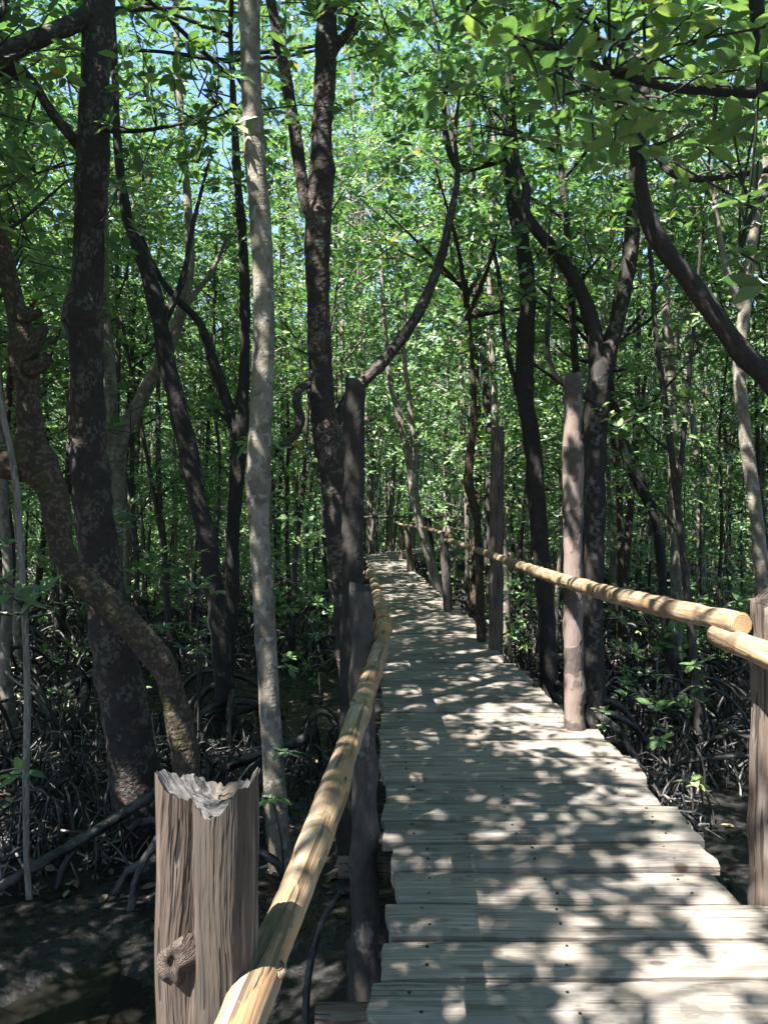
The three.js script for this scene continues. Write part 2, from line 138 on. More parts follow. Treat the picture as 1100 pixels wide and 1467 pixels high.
M.stick = surface(256, 512, (u, v) => {
  const a = pf(u, v, 4, 8, 4, 43), f = pf(u, v, 20, 40, 2, 44);
  return [...mix3([0.05, 0.044, 0.038], [0.26, 0.245, 0.225], smooth(0.35, 0.7, a * 0.7 + f * 0.3)), f, lerp(0.5, 0.85, a)];
}, 0.003);
M.post = surface(512, 1024, (u, v) => {
  const w = 0.05 * (pf(u, v, 3, 3, 3, 51) - 0.5), g = pf(u + w, v, 70, 8, 4, 52), big = pf(u, v, 4, 5, 4, 53);
  let c = mix3([0.0396, 0.0274, 0.0202], [0.1368, 0.1008, 0.0756], g * 0.75 + big * 0.35 - 0.05);
  c = mix3(c, [0.1584, 0.1404, 0.1224], smooth(0.54, 0.66, pf(u + w, v, 16, 6, 4, 54)) * 0.5);
  const crack = smooth(0.68, 0.74, pf(u + w, v, 44, 4, 2, 55)); c = mix3(c, [0.0216, 0.0158, 0.013], crack * 0.9);
  return [...c, g * 0.7 + 0.3 - crack * 0.6, 0.88];
}, 0.006);
M.patchy = surface(512, 1024, (u, v) => {
  const big = pf(u, v, 3, 6, 4, 151), g = pf(u, v, 40, 12, 3, 152), f = pf(u, v, 30, 50, 2, 153);
  let c = mix3([0.124, 0.0899, 0.0744], [0.2046, 0.1581, 0.1333], g * 0.6 + f * 0.4); c = mix3(c, mix3([0.0372, 0.0279, 0.0248], [0.0806, 0.062, 0.0527], f), smooth(0.47, 0.56, big + 0.1 * (f - 0.5)) * 0.9);
  return [...c, g * 0.5 + smooth(0.47, 0.56, big) * 0.4, 0.9];
}, 0.007);
M.stump = surface(1024, 1024, (u, v) => {
  const w = 0.05 * (pf(u, v, 3, 3, 3, 161) - 0.5) + 0.012 * (pf(u, v, 12, 9, 2, 160) - 0.5), g = pf(u + w, v, 90, 7, 4, 162), big = pf(u, v, 4, 4, 4, 163), f = pf(u + w, v, 200, 24, 2, 164);
  let c = mix3([0.0295, 0.0198, 0.0143], [0.1012, 0.0738, 0.0548], clamp(g * 0.6 + f * 0.3 + big * 0.4 - 0.15));
  c = mix3(c, [0.1434, 0.1202, 0.099], smooth(0.6, 0.72, pf(u + w, v, 60, 5, 3, 165)) * smooth(0.4, 0.6, big) * 0.75);
  c = mix3(c, [0.0232, 0.0211, 0.0148], smooth(0.58, 0.7, pf(u, v, 5, 4, 4, 166)) * 0.55);
  const crack = smooth(0.72, 0.77, pf(u + w, v, 70, 5, 2, 167)); c = mix3(c, [0.0106, 0.0076, 0.0059], crack * 0.85);
  return [...c, g * 0.5 + f * 0.4 + 0.1 - crack * 0.5, 0.88];
}, 0.007);
M.pole = surface(512, 1024, (u, v) => {
  const w = 0.05 * (pf(u, v, 2, 3, 3, 61) - 0.5), g = pf(u + w, v, 34, 4, 4, 62), bark = smooth(0.6, 0.66, pf(u, v, 4, 7, 5, 63));
  let c = mix3([0.1764, 0.1134, 0.0605], [0.3108, 0.2226, 0.1302], g * 0.7 + pf(u, v, 3, 4, 3, 64) * 0.3);
  c = mix3(c, [0.252, 0.126, 0.0504], smooth(0.58, 0.7, pf(u, v, 3, 5, 4, 65)) * 0.6);
  c = mix3(c, mix3([0.084, 0.0571, 0.0302], [0.1596, 0.126, 0.084], pf(u, v, 30, 40, 3, 68)), bark * 0.8); c = mix3(c, [0.2772, 0.252, 0.21], smooth(0.56, 0.66, pf(u + w, v, 18, 5, 4, 69)) * 0.55); const split = smooth(0.73, 0.77, pf(u + w, v, 24, 3, 2, 70)); c = mix3(c, [0.0588, 0.0378, 0.021], split * 0.8);
  const ring = smooth(0.66, 0.74, pf(u, v, 3, 16, 3, 66)); c = mix3(c, [0.0924, 0.0588, 0.0302], ring * 0.6); c = mix3(c, [0.084, 0.0714, 0.042], smooth(0.55, 0.7, pf(u, v, 6, 10, 4, 67)) * 0.4);
  return [...c, g * 0.45 + 0.3 * bark - ring * 0.2 - split * 0.4 + 0.25, 0.7];
}, 0.005);
const plankFn = (tint, s) => (u, v) => {          // u along the board (2.4 m), v across (0.3 m)
  const w = 0.06 * (pf(u, v, 4, 2, 3, s) - 0.5), g = pf(u, v + w, 3, 36, 4, s + 1), f = pf(u, v + w, 14, 110, 3, s + 2), big = pf(u, v, 6, 3, 4, s + 3);
  let c = mix3([0.145, 0.135, 0.115], [0.34, 0.325, 0.285], clamp(g * 0.55 + f * 0.35 + big * 0.3 - 0.1));
  c = mix3(c, [0.36, 0.30, 0.23], smooth(0.55, 0.72, pf(u, v, 5, 3, 3, s + 4)) * 0.4);
  c = mix3(c, [0.11, 0.10, 0.07], smooth(0.56, 0.74, pf(u, v, 9, 4, 5, s + 5)) * 0.5); c = mix3(c, [0.085, 0.07, 0.055], smooth(0.62, 0.70, pf(u, v, 30, 8, 5, s + 9)) * 0.45); c = mix3(c, [0.42, 0.40, 0.36], smooth(0.62, 0.7, pf(u, v + w, 10, 30, 3, s + 10)) * 0.5);
  const crack = smooth(0.74, 0.8, pf(u, v + w, 7, 44, 2, s + 6)); c = mix3(c, [0.06, 0.052, 0.042], crack * 0.6);
  for (const [kx, ky] of [[hash(s, 1), 0.25 + 0.5 * hash(s, 2)], [hash(s, 3), 0.25 + 0.5 * hash(s, 4)]]) { const d = Math.hypot((u - kx) * 2.4 * 0.55, (v - ky) * 0.3); c = mix3(c, [0.09, 0.068, 0.05], smooth(0.022, 0.010, d + 0.006 * (f - 0.5)) * 0.85); }
  return [c[0] * tint[0], c[1] * tint[1], c[2] * tint[2], g * 0.5 + f * 0.5 - crack * 0.7, 0.86];
};
const PLANKS = [[0.60, 0.56, 0.55], [0.82, 0.745, 0.71], [0.74, 0.695, 0.69], [0.80, 0.735, 0.72], [0.65, 0.615, 0.61], [0.73, 0.70, 0.67]].map((t, i) => surface(1024, 256, plankFn(t, 100 + i * 20), 0.004));
M.mud = surface(1024, 1024, (u, v) => {
  const a = pf(u, v, 5, 5, 5, 71), f = pf(u, v, 40, 40, 4, 72), s = smooth(0.62, 0.68, pf(u, v, 70, 70, 2, 73));
  let c = mix3([0.0042, 0.0039, 0.0037], [0.0144, 0.0132, 0.0126], a * 0.6 + f * 0.4); c = mix3(c, [0.042, 0.0372, 0.03], s * 0.35);
  return [...c, a * 0.4 + f * 0.6, lerp(0.2, 0.8, smooth(0.3, 0.7, a * 0.5 + f * 0.5))];
}, 0.03, [1, 1]);
M.water = new THREE.MeshPhysicalMaterial({ color: new THREE.Color().setRGB(0.016, 0.015, 0.012), roughness: 0.1, ior: 1.33, bumpMap: surface(256, 256, (u, v) => [0, 0, 0, pf(u, v, 8, 8, 4, 210)], 1, [110, 110]).bumpMap, bumpScale: 0.012 });
M.nail = new THREE.MeshStandardMaterial({ color: new THREE.Color().setRGB(0.04, 0.03, 0.025), roughness: 0.6, metalness: 0.5 });
M.rope = new THREE.MeshStandardMaterial({ color: new THREE.Color().setRGB(0.30, 0.13, 0.05), roughness: 0.85 });
M.endgrain = surface(256, 256, (u, v) => { const d = Math.hypot(u - 0.5, v - 0.5), ring = 0.5 + 0.5 * Math.sin(d * 90 + 9 * pf(u, v, 4, 4, 3, 81)); return [...mix3([0.24, 0.15, 0.07], [0.40, 0.27, 0.14], ring * 0.15 + pf(u, v, 20, 20, 3, 82) * 0.85), ring * 0.3 + pf(u, v, 30, 30, 2, 83) * 0.6, 0.85]; }, 0.002);
// leaves: leathery, glossy, letting some light through
const leafMat = (r, g, b, tr) => new THREE.MeshPhysicalMaterial({ color: new THREE.Color().setRGB(r, g, b), roughness: 1, transmission: tr, thickness: 0, clearcoat: 0.8, clearcoatRoughness: 0.28, side: THREE.DoubleSide });
M.foliage = leafMat(1, 1, 1, 0.45); M.foliage.vertexColors = true;
const LEAFC = [[0.098, 0.215, 0.046], [0.128, 0.262, 0.052], [0.175, 0.31, 0.062], [0.072, 0.162, 0.048], [0.235, 0.36, 0.065], [0.096, 0.222, 0.078], [0.38, 0.33, 0.04]];
const LEAFW = [0.27, 0.25, 0.17, 0.15, 0.07, 0.08, 0.01];
const leafColor = () => { let t = rnd(), i = 0; while (i < 6 && t > LEAFW[i]) t -= LEAFW[i++]; const k = rr(0.8, 1.2); return LEAFC[i].map((c) => c * k); };
const leafTex = (() => {   // pale midrib, side veins, brown spots and a nibbled-looking browned margin
  const s = surface(128, 256, (u, v) => {
    const d = Math.abs(u - 0.5), rib = smooth(0.035, 0.012, d), vein = smooth(0.8, 0.95, Math.sin((v * 1.0 - d * 0.55) * 78)) * 0.35, m = pf(u, v, 5, 8, 4, 201), spot = smooth(0.68, 0.74, pf(u, v, 14, 24, 2, 202)), edge = smooth(0.42, 0.5, d + 0.1 * (m - 0.5));
    let c = mix3([0.62, 0.62, 0.6], [0.86, 0.86, 0.8], m); c = mix3(c, [1, 0.98, 0.9], Math.max(rib * 0.8, vein * 0.5)); c = mix3(c, [0.75, 0.4, 0.3], spot * 0.7); c = mix3(c, [0.9, 0.66, 0.5], edge * 0.3);
    return [...c, 0.5 + 0.3 * vein - rib * 0.3 + 0.2 * m, 0.9];
  }, 0.001);
  return s;
})();
const LEAFM = LEAFC.map((c) => { const m = leafMat(...c.map((x) => x * 1.25), 0.42); m.map = leafTex.map; m.bumpMap = leafTex.bumpMap; m.bumpScale = 0.001; return m; });
const leafM = () => { let t = rnd(), i = 0; while (i < 6 && t > LEAFW[i]) t -= LEAFW[i++]; return LEAFM[i]; };

// ------------------------------------------------------------------ naming
const used = new Map();
const numbered = (n) => { const k = used.get(n) || 0; used.set(n, k + 1); return k ? n + '_' + String(k).padStart(3, '0') : n; };
function thing(name, label, category, pos = [0, 0, 0], group) {
  const o = new THREE.Group(); o.name = numbered(name); o.position.set(...pos); o.userData = { label, category }; if (group) o.userData.group = group; scene.add(o); return o;
}
function part(name, geo, mat, parent, pos) {
  const m = new THREE.Mesh(geo, mat); m.name = name; m.castShadow = m.receiveShadow = true; if (pos) m.position.copy(pos); parent.add(m); return m;
}

// ------------------------------------------------------------------ shape builders
// tapered, knobbly stem through [x, y, z, r] points; uv in bark-texture units
function stem(pts, { sides = 10, step = 0.12, rough = 0.1, freq = 5, wob = 0, endCap = true } = {}) {
  const curve = new THREE.CatmullRomCurve3(pts.map((p) => V(p[0], p[1], p[2])), false, 'centripetal');
  const L = curve.getLength(), n = Math.max(2, Math.ceil(L / step)), R = pts.map((p) => p[3]), pos = [], uv = [], idx = [];
  // knots of the curve are equally spaced in t; radius interpolated over t
  const rad = (t) => { const x = t * (R.length - 1), i = Math.min(R.length - 2, Math.floor(x)); return lerp(R[i], R[i + 1], smooth(0, 1, x - i)); };
  let N = null, prevT = null, len = 0, prev = null;
  const rep = Math.max(1, Math.round((2 * Math.PI * Math.max(...R) * 0.8) / BW)), off = rnd() * 10, offu = rnd();
  for (let i = 0; i <= n; i++) {
    const t = curve.getUtoTmapping(i / n), p = curve.getPoint(t), T = curve.getTangent(t);
    if (!N) { N = Math.abs(T.y) > 0.9 ? V(1, 0, 0) : V(0, 1, 0); } else { N.applyQuaternion(new THREE.Quaternion().setFromUnitVectors(prevT, T)); }
    N.addScaledVector(T, -N.dot(T)).normalize(); prevT = T.clone();
    const B = T.clone().cross(N); if (prev) len += p.distanceTo(prev); prev = p.clone();
    const r0 = rad(t);
    for (let j = 0; j <= sides; j++) {
      const a = (j / sides) * Math.PI * 2, c = Math.cos(a), s = Math.sin(a), dx = N.x * c + B.x * s, dy = N.y * c + B.y * s, dz = N.z * c + B.z * s;
      const k = freq, r = r0 * (1 + rough * (n3((p.x + dx * r0) * k + off, (p.y + dy * r0) * k, (p.z + dz * r0) * k) + 0.5 * n3((p.x + dx * r0) * k * 3, (p.y + dy * r0) * k * 3 + off, (p.z + dz * r0) * k * 3)));
      pos.push(p.x + dx * r, p.y + dy * r, p.z + dz * r); uv.push((j / sides) * rep + offu, len / BH + off);
    }
  }
  const w = sides + 1;
  for (let i = 0; i < n; i++) for (let j = 0; j < sides; j++) { const a = i * w + j, b = a + 1, c = a + w, d = c + 1; idx.push(a, b, c, b, d, c); }
  if (endCap) for (const [row, flip] of [[0, true], [n, false]]) {
    const c = pos.length / 3, m = V(0, 0, 0); for (let j = 0; j < sides; j++) m.add(V(pos[(row * w + j) * 3], pos[(row * w + j) * 3 + 1], pos[(row * w + j) * 3 + 2])); m.divideScalar(sides);
    pos.push(m.x, m.y, m.z); uv.push(0.5, 0.5);
    for (let j = 0; j < sides; j++) { const a = row * w + j; if (flip) idx.push(c, a + 1, a); else idx.push(c, a, a + 1); }
  }
  const g = new THREE.BufferGeometry(); g.setAttribute('position', new THREE.Float32BufferAttribute(pos, 3)); g.setAttribute('uv', new THREE.Float32BufferAttribute(uv, 2)); g.setIndex(idx); g.computeVertexNormals();
  // weld the normals of the seam
  const nn = g.attributes.normal; for (let i = 0; i <= n; i++) { const a = i * w, b = a + sides, v = V(nn.getX(a) + nn.getX(b), nn.getY(a) + nn.getY(b), nn.getZ(a) + nn.getZ(b)).normalize(); nn.setXYZ(a, v.x, v.y, v.z); nn.setXYZ(b, v.x, v.y, v.z); }
  return g;
}
const shift = (pts, o) => pts.map((p) => [p[0] - o[0], p[1] - o[1], p[2] - o[2], p[3]]);

// crown: rosettes of leaves merged in one geometry. rosette: [position, axis, leaves, length]
function crownGeo(list, detail) {
  const pos = [], col = [], idx = [], nor = [];
  const q = new THREE.Quaternion(), up = V(0, 1, 0);
  for (const [p, ax, n, len0] of list) {
    q.setFromUnitVectors(up, ax);
    const ph = rnd() * 6.28;
    for (let i = 0; i < n; i++) {
      const a = ph + i * 2.4 + rr(-0.3, 0.3), el = rr(-0.25, 0.75), len = len0 * rr(0.7, 1.15), wd = len * rr(0.2, 0.26);
      const dir = V(Math.cos(a) * Math.cos(el), Math.sin(el), Math.sin(a) * Math.cos(el)).applyQuaternion(q);
      let side = V(-Math.sin(a), rr(-0.4, 0.4), Math.cos(a)).applyQuaternion(q); side.addScaledVector(dir, -side.dot(dir)).normalize();
      const nrm = dir.clone().cross(side).normalize(); if (nrm.y < 0) nrm.negate();
      const c = leafColor(), b = p.clone().addScaledVector(dir, len * 0.15), fold = wd * 0.35, put = (l, s, f) => { pos.push(b.x + dir.x * l * len + side.x * s * wd + nrm.x * f, b.y + dir.y * l * len + side.y * s * wd + nrm.y * f, b.z + dir.z * l * len + side.z * s * wd + nrm.z * f); col.push(...c); return pos.length / 3 - 1; };
      const droop = -len * 0.08;
      if (detail) {
        for (const s of [-1, 1]) {
          const v0 = put(0, 0, 0), v1 = put(0.32, s * 0.85, fold), v2 = put(0.7, s * 0.9, fold + droop * 0.4), v3 = put(1, 0, droop);
          if (s > 0) idx.push(v0, v1, v2, v0, v2, v3); else idx.push(v0, v2, v1, v0, v3, v2);
          const n1 = nrm.clone().addScaledVector(side, -s * 0.35).normalize(); for (let k = 0; k < 4; k++) nor.push(n1.x, n1.y, n1.z);
        }
      } else {
        const v0 = put(0, 0, 0), v1 = put(0.5, -1, fold), v2 = put(1, 0, droop), v3 = put(0.55, 1, fold); idx.push(v0, v2, v1, v0, v3, v2);
        for (let k = 0; k < 4; k++) nor.push(nrm.x, nrm.y, nrm.z);
      }
    }
  }
  const g = new THREE.BufferGeometry(); g.setAttribute('position', new THREE.Float32BufferAttribute(pos, 3)); g.setAttribute('normal', new THREE.Float32BufferAttribute(nor, 3)); g.setAttribute('color', new THREE.Float32BufferAttribute(col, 3)); g.setIndex(idx); return g;
}
function rndDir(upBias = 0) { const a = rnd() * 6.28, y = rr(-1, 1), r = Math.sqrt(1 - y * y), v = V(Math.cos(a) * r, y + upBias, Math.sin(a) * r); return v.normalize(); }
// rosettes and twigs in a cloud round an anchor
function sprays(anchor, n, r, len, list, twigs, flat = 0.6) {
  for (let i = 0; i < n; i++) {
    const d = rndDir(0.15), k = Math.pow(rnd(), 0.45) * r, p = V(anchor.x + d.x * k, anchor.y + d.y * k * flat, anchor.z + d.z * k);
    list.push([p, V(d.x * 0.5 + rr(-0.3, 0.3), 1.0, d.z * 0.5 + rr(-0.3, 0.3)).normalize(), 6 + Math.floor(rnd() * 4), len * rr(0.85, 1.15)]);
    if (twigs && i % 3 === 0) { const m = p.clone().lerp(anchor, 0.5).add(V(rr(-0.08, 0.08), rr(-0.1, 0.05), rr(-0.08, 0.08))); const s0 = anchor.clone().lerp(p, rr(0, 0.45)).add(V(rr(-0.22, 0.22), rr(-0.3, 0.1), rr(-0.22, 0.22))); twigs.push([[s0.x, s0.y, s0.z, 0.008], [m.x, m.y, m.z, 0.006], [p.x, p.y, p.z, 0.003]]); }
  }
}
const twigGeo = (tw) => mergeGeometries(tw.map((t) => stem(t, { sides: 3, step: 0.5, rough: 0, endCap: false })));

// one real leaf, several bends of it, for sprays close to the camera
function bigLeaf(bend, cup, skew = 0) {
  const n = 8, pos = [], uv = [], idx = [], g = new THREE.BufferGeometry();
  for (let i = 0; i <= n; i++) {
    const t = i / n, w = 0.235 * Math.pow(Math.sin(Math.PI * Math.min(1, t * 0.93 + 0.05)), 0.75) * (i === n ? 0 : 1), y = bend * t * t;
    for (const s of [-1, 0, 1]) { pos.push(s * w + skew * t * t, y + Math.abs(s) * w * cup + 0.012 * Math.sin(t * 9 + s), t); uv.push(s * 0.5 + 0.5, t); }
  }
  for (let i = 0; i < n; i++) for (let j = 0; j < 2; j++) { const a = i * 3 + j; idx.push(a, a + 3, a + 1, a + 1, a + 3, a + 4); }
  g.setAttribute('position', new THREE.Float32BufferAttribute(pos, 3)); g.setAttribute('uv', new THREE.Float32BufferAttribute(uv, 2)); g.setIndex(idx); g.computeVertexNormals(); return g;
}
const BIG = [bigLeaf(-0.12, 0.3, 0.05), bigLeaf(-0.34, 0.22, -0.07), bigLeaf(0.1, 0.4), bigLeaf(-0.22, 0.08, 0.1), bigLeaf(-0.5, 0.3, -0.03), bigLeaf(0.02, 0.55, 0.06)];
function rosette(parent, p, ax, n, len, mat) {
  const q = new THREE.Quaternion().setFromUnitVectors(V(0, 1, 0), ax), ph = rnd() * 6.28, m4 = new THREE.Matrix4();
  for (let i = 0; i < n; i++) {
    const a = ph + i * 2.4 + rr(-0.25, 0.25), el = rr(-0.35, 0.6), l = len * rr(0.55, 1.2);
    const dir = V(Math.cos(a) * Math.cos(el), Math.sin(el), Math.sin(a) * Math.cos(el)).applyQuaternion(q);
    let nrm = V(rr(-0.3, 0.3), 1, rr(-0.3, 0.3)).applyQuaternion(q); nrm.addScaledVector(dir, -nrm.dot(dir)).normalize();
    const side = nrm.clone().cross(dir);
    const lf = part('leaf', pick(BIG), mat || leafM(), parent, p.clone().addScaledVector(dir, l * 0.14));
    lf.quaternion.setFromRotationMatrix(m4.makeBasis(side, nrm, dir)); lf.scale.setScalar(l);
  }
}

// ------------------------------------------------------------------ ground
const MUD = -0.86;
const walkX = (d) => lerp(0.68, 0.02, smooth(4, 20, d));
const mudY = (x, z) => MUD + 0.10 * n3(x * 0.35 + 3, 0, z * 0.35) + 0.05 * n3(x * 1.3, 4, z * 1.3) + 0.024 * n3(x * 4, 9, z * 4) + 0.012 * n3(x * 11, 5, z * 11) - 0.2 * Math.exp(-((x + 1.45) ** 2 + (z + 3.0) ** 2) / 1.1);
{
  const g = new THREE.PlaneGeometry(160, 160, 400, 400); g.rotateX(-Math.PI / 2); g.translate(0, 0, -40);
  const p = g.attributes.position, u = g.attributes.uv;
  for (let i = 0; i < p.count; i++) {   // gather the grid towards the walkway so that near mud is finely modelled
    let x = p.getX(i) / 80, z = (p.getZ(i) + 40) / 80; x = Math.sign(x) * Math.pow(Math.abs(x), 2.2) * 80; z = Math.sign(z) * Math.pow(Math.abs(z), 2.2) * 80 - 6;
    p.setXYZ(i, x, mudY(x, z), z); u.setXY(i, x / 2.2, z / 2.2);
  }
  g.computeVertexNormals();
  const m = part('ground', g, M.mud, scene); m.userData = { kind: 'structure', label: 'dark wet mud of the mangrove swamp', category: 'ground' };
  const w = part('water', new THREE.PlaneGeometry(150, 150).rotateX(-Math.PI / 2), M.water, scene, V(0, MUD - 0.06, -38)); w.userData = { kind: 'structure', label: 'shallow dark water lying between the mud banks', category: 'water' };
}

// ------------------------------------------------------------------ boardwalk
const EDGE = [[-4, -0.12, 1.7], [2.2, -0.07, 1.72], [2.7, 0.0, 1.7], [2.98, 0.02, 1.55], [3.07, 0.03, 1.39], [3.3, 0.035, 1.42], [3.74, 0.0, 1.41], [4.3, -0.01, 1.43], [5.15, -0.02, 1.42], [5.8, -0.02, 1.27], [6.6, -0.02, 1.21], [7.78, -0.02, 1.13], [10.9, -0.04, 1.06], [13, -0.12, 0.83], [16, -0.26, 0.64], [20, -0.46, 0.48]];
function edgeAt(d) { let i = 0; while (i < EDGE.length - 2 && EDGE[i + 1][0] < d) i++; const a = EDGE[i], b = EDGE[i + 1], t = clamp((d - a[0]) / (b[0] - a[0])); return [lerp(a[1], b[1], t), lerp(a[2], b[2], t)]; }
const walk = new THREE.Group(); walk.name = 'boardwalk'; walk.userData = { kind: 'structure', label: 'raised walkway of grey weathered planks bending through the mangroves', category: 'boardwalk' }; scene.add(walk);
function plank(cx, cz, len, wid, turn, y, nails) {
  const g = new THREE.BoxGeometry(len, 0.05, wid, 14, 1, 6), p = g.attributes.position, u = g.attributes.uv, s = rnd() * 100, ou = rnd() * 3, cup = rr(-0.004, 0.006), e0 = rr(-0.03, 0.03), e1 = rr(-0.03, 0.03), skew = rr(-0.012, 0.012);
  for (let i = 0; i < p.count; i++) {
    let x = p.getX(i), yy = p.getY(i), z = p.getZ(i); const t = x / len + 0.5, ez = Math.abs(z) / (wid / 2);
    u.setXY(i, x / 2.4 + ou, (z + yy * 0.5) / 0.3 + ou * 3.7);
    const end = smooth(0.44, 0.5, Math.abs(x / len)); x += end * Math.sign(x) * ((x < 0 ? e0 : e1) * (z / wid) + 0.008 * n3(s, z * 25, yy * 9));
    z *= 1 - 0.012 * (ez > 0.9 ? 1 + n3(x * 6, s, z > 0 ? 5 : 1) : 0); z += skew * (t - 0.5) + 0.002 * n3(x * 3, s, 2);
    if (yy > 0) yy += cup * (ez * ez - 0.4) - (ez > 0.9 ? 0.012 + 0.004 * n3(x * 9, z * 4, s) : 0) - end * 0.002;
    yy += 0.004 * n3(x * 1.6, s, 7);
    p.setXYZ(i, x, yy, z);
  }
  const gg = toCreasedNormals(g, 0.7), m = part('plank', gg, pick(PLANKS), walk, V(cx, y - 0.025, cz));
  m.rotation.set(rr(-0.006, 0.006), turn, rr(-0.003, 0.003));
  if (nails) for (const x of [-len / 2 + 0.14, -len / 2 + 0.62, len / 2 - 0.16]) for (const z of [-0.05, 0.055]) part('nail', NAIL, M.nail, m, V(x + rr(-0.02, 0.02), 0.0245, z + rr(-0.01, 0.01)));
}
const NAIL = new THREE.CylinderGeometry(0.0055, 0.005, 0.006, 8);
{
  let d = -3.05;
  const cuts = [2.26, 2.507, 2.743, 2.986, 3.25, 3.5, 3.74, 3.97, 4.3, 4.67, 5.0];
  const list = []; while (d < 2.1) { list.push([d, d + 0.235]); d += 0.247; } list.push([d, 2.25]);
  for (let i = 0; i < cuts.length - 1; i++) list.push([cuts[i] + rr(0.007, 0.015), cuts[i + 1] - rr(0.007, 0.015)]); d = 5.0;
  while (d < 20) { const w = rr(0.2, 0.26); list.push([d + rr(0.006, 0.013), d + w - rr(0.006, 0.013)]); d += w; }
  for (const [a, b] of list) { const m = (a + b) / 2, [l, r] = edgeAt(m), L = l + rr(-0.02, 0.02), R = r + rr(-0.05, 0.05); plank((L + R) / 2, -m, R - L, b - a, rr(-0.009, 0.009), rr(-0.009, 0.009), m > 2 && m < 6); }
  // beyond the bend the walk swings to the other side
  const C = new THREE.CatmullRomCurve3([V(0.0, 0, -20.0), V(0.35, 0, -21.2), V(1.25, 0, -22.6), V(2.4, 0, -25.0), V(3.6, 0, -29), V(5.2, 0, -33)]), L = C.getLength();
  for (let s = 0.1; s < L; s += 0.255) { const p = C.getPointAt(s / L), t = C.getTangentAt(s / L); plank(p.x, p.z, 1.05 + rr(-0.06, 0.06), 0.235, Math.atan2(t.x, t.z), rr(-0.005, 0.005), false); }
  // bearers below the planks
  const beam = (pts) => part('bearer', stem(pts.map((p) => [...p, 0.055]), { sides: 8, rough: 0.12, step: 0.3 }), M.post, walk);
  beam([[0.12, -0.105, 0], [0.14, -0.105, -5], [0.1, -0.105, -11], [-0.12, -0.105, -20]]);
  beam([[1.2, -0.105, 0], [1.15, -0.105, -5], [0.9, -0.105, -11], [0.33, -0.105, -20]]);
  for (const z of [1.2, 2.62, 3.7, 5.3, 8.0, 10.7, 13.1, 16.2, 19]) { const [l, r] = edgeAt(z); part('crossbeam', stem([[l - 0.22, -0.21, -z, 0.05], [(l + r) / 2, -0.22, -z - 0.03, 0.052], [r + 0.12, -0.21, -z, 0.05]], { sides: 8, rough: 0.12, step: 0.3 }), M.post, walk); }
}

// ------------------------------------------------------------------ railing posts and poles
function post(label, pts, opt = {}) {
  const base = pts[0], o = thing('railing_post', label, 'post', [base[0], base[1], base[2]], 'posts along the walkway');
  const g = stem(shift(pts, base), { sides: 18, step: 0.05, rough: opt.rough ?? 0.12, freq: opt.freq ?? 7 }), p = g.attributes.position, top = pts[pts.length - 1][1] - base[1], s = rnd() * 50, tx = rr(-0.5, 0.5), tz = rr(-0.3, 0.3), ex = pts[pts.length - 1][0] - base[0];
  for (let i = 0; i < p.count; i++) { const y = p.getY(i), k = smooth(top - 0.12, top, y); if (k > 0) p.setY(i, y + k * ((p.getX(i) - ex) * tx + p.getZ(i) * tz + 0.022 * n3(p.getX(i) * 35, s, p.getZ(i) * 35))); }   // roughly hewn top
  g.computeVertexNormals(); part('shaft', g, opt.mat || M.post, o);
  return o;
}
const P = (x, z, top, r, lean = 0, leanz = 0, bot = 1.25) => [[x, -1.15, z, r * bot], [x + lean * 0.35, -0.1, z + leanz * 0.35, r * 1.08], [x + lean * 0.7, top * 0.55, z + leanz * 0.7, r], [x + lean * 0.92, top * 0.92, z + leanz * 0.92, r * 0.96], [x + lean, top, z + leanz, r * 0.93]];
post('thick pale end post propping the cut ends of two handrail poles', P(1.535, -3.02, 1.17, 0.098, -0.03, 0));
post('tall post with patchy pinkish bark that carries the middle of the long handrail', P(1.27, -5.2, 2.35, 0.064, -0.03, 0), { rough: 0.16, mat: M.patchy });
post('slim smooth grey post taller than the handrail, second after the thick end post', P(1.12, -7.95, 2.24, 0.072, 0.02, 0));
post('short dark post holding up the far end of the long handrail', P(0.9, -10.6, 1.05, 0.062, -0.1, 0), { mat: M.grey });
post('dark leaning post set close to the planks after the long handrail ends', P(0.95, -13.8, 1.15, 0.07, -0.2, 0), { mat: M.dark });
post('short post standing just before the bend of the walkway', P(0.58, -16.2, 0.95, 0.06, -0.1, 0));
post('thin post at the corner of the walkway bend', P(0.42, -19.2, 0.95, 0.055, 0, 0));
post('grey split-topped post close against the bare handrail', P(-0.085, -3.62, 1.13, 0.058, -0.02, 0, 1.5), { rough: 0.2, mat: M.grey });
post('tall dark leaning post beside the reddish flaking trunk', P(-0.235, -5.05, 2.28, 0.072, 0.05, 0, 1.2), { rough: 0.12, mat: M.dark });
post('short post carrying the rail that crosses behind the bend', P(-0.75, -23.2, 0.95, 0.055));
post('reddish post beyond the bend, with a rail lashed across it', P(2.05, -22.4, 1.45, 0.05, -0.06));
post('pale squared post on the far stretch of the walkway', P(3.3, -25.2, 1.1, 0.05));
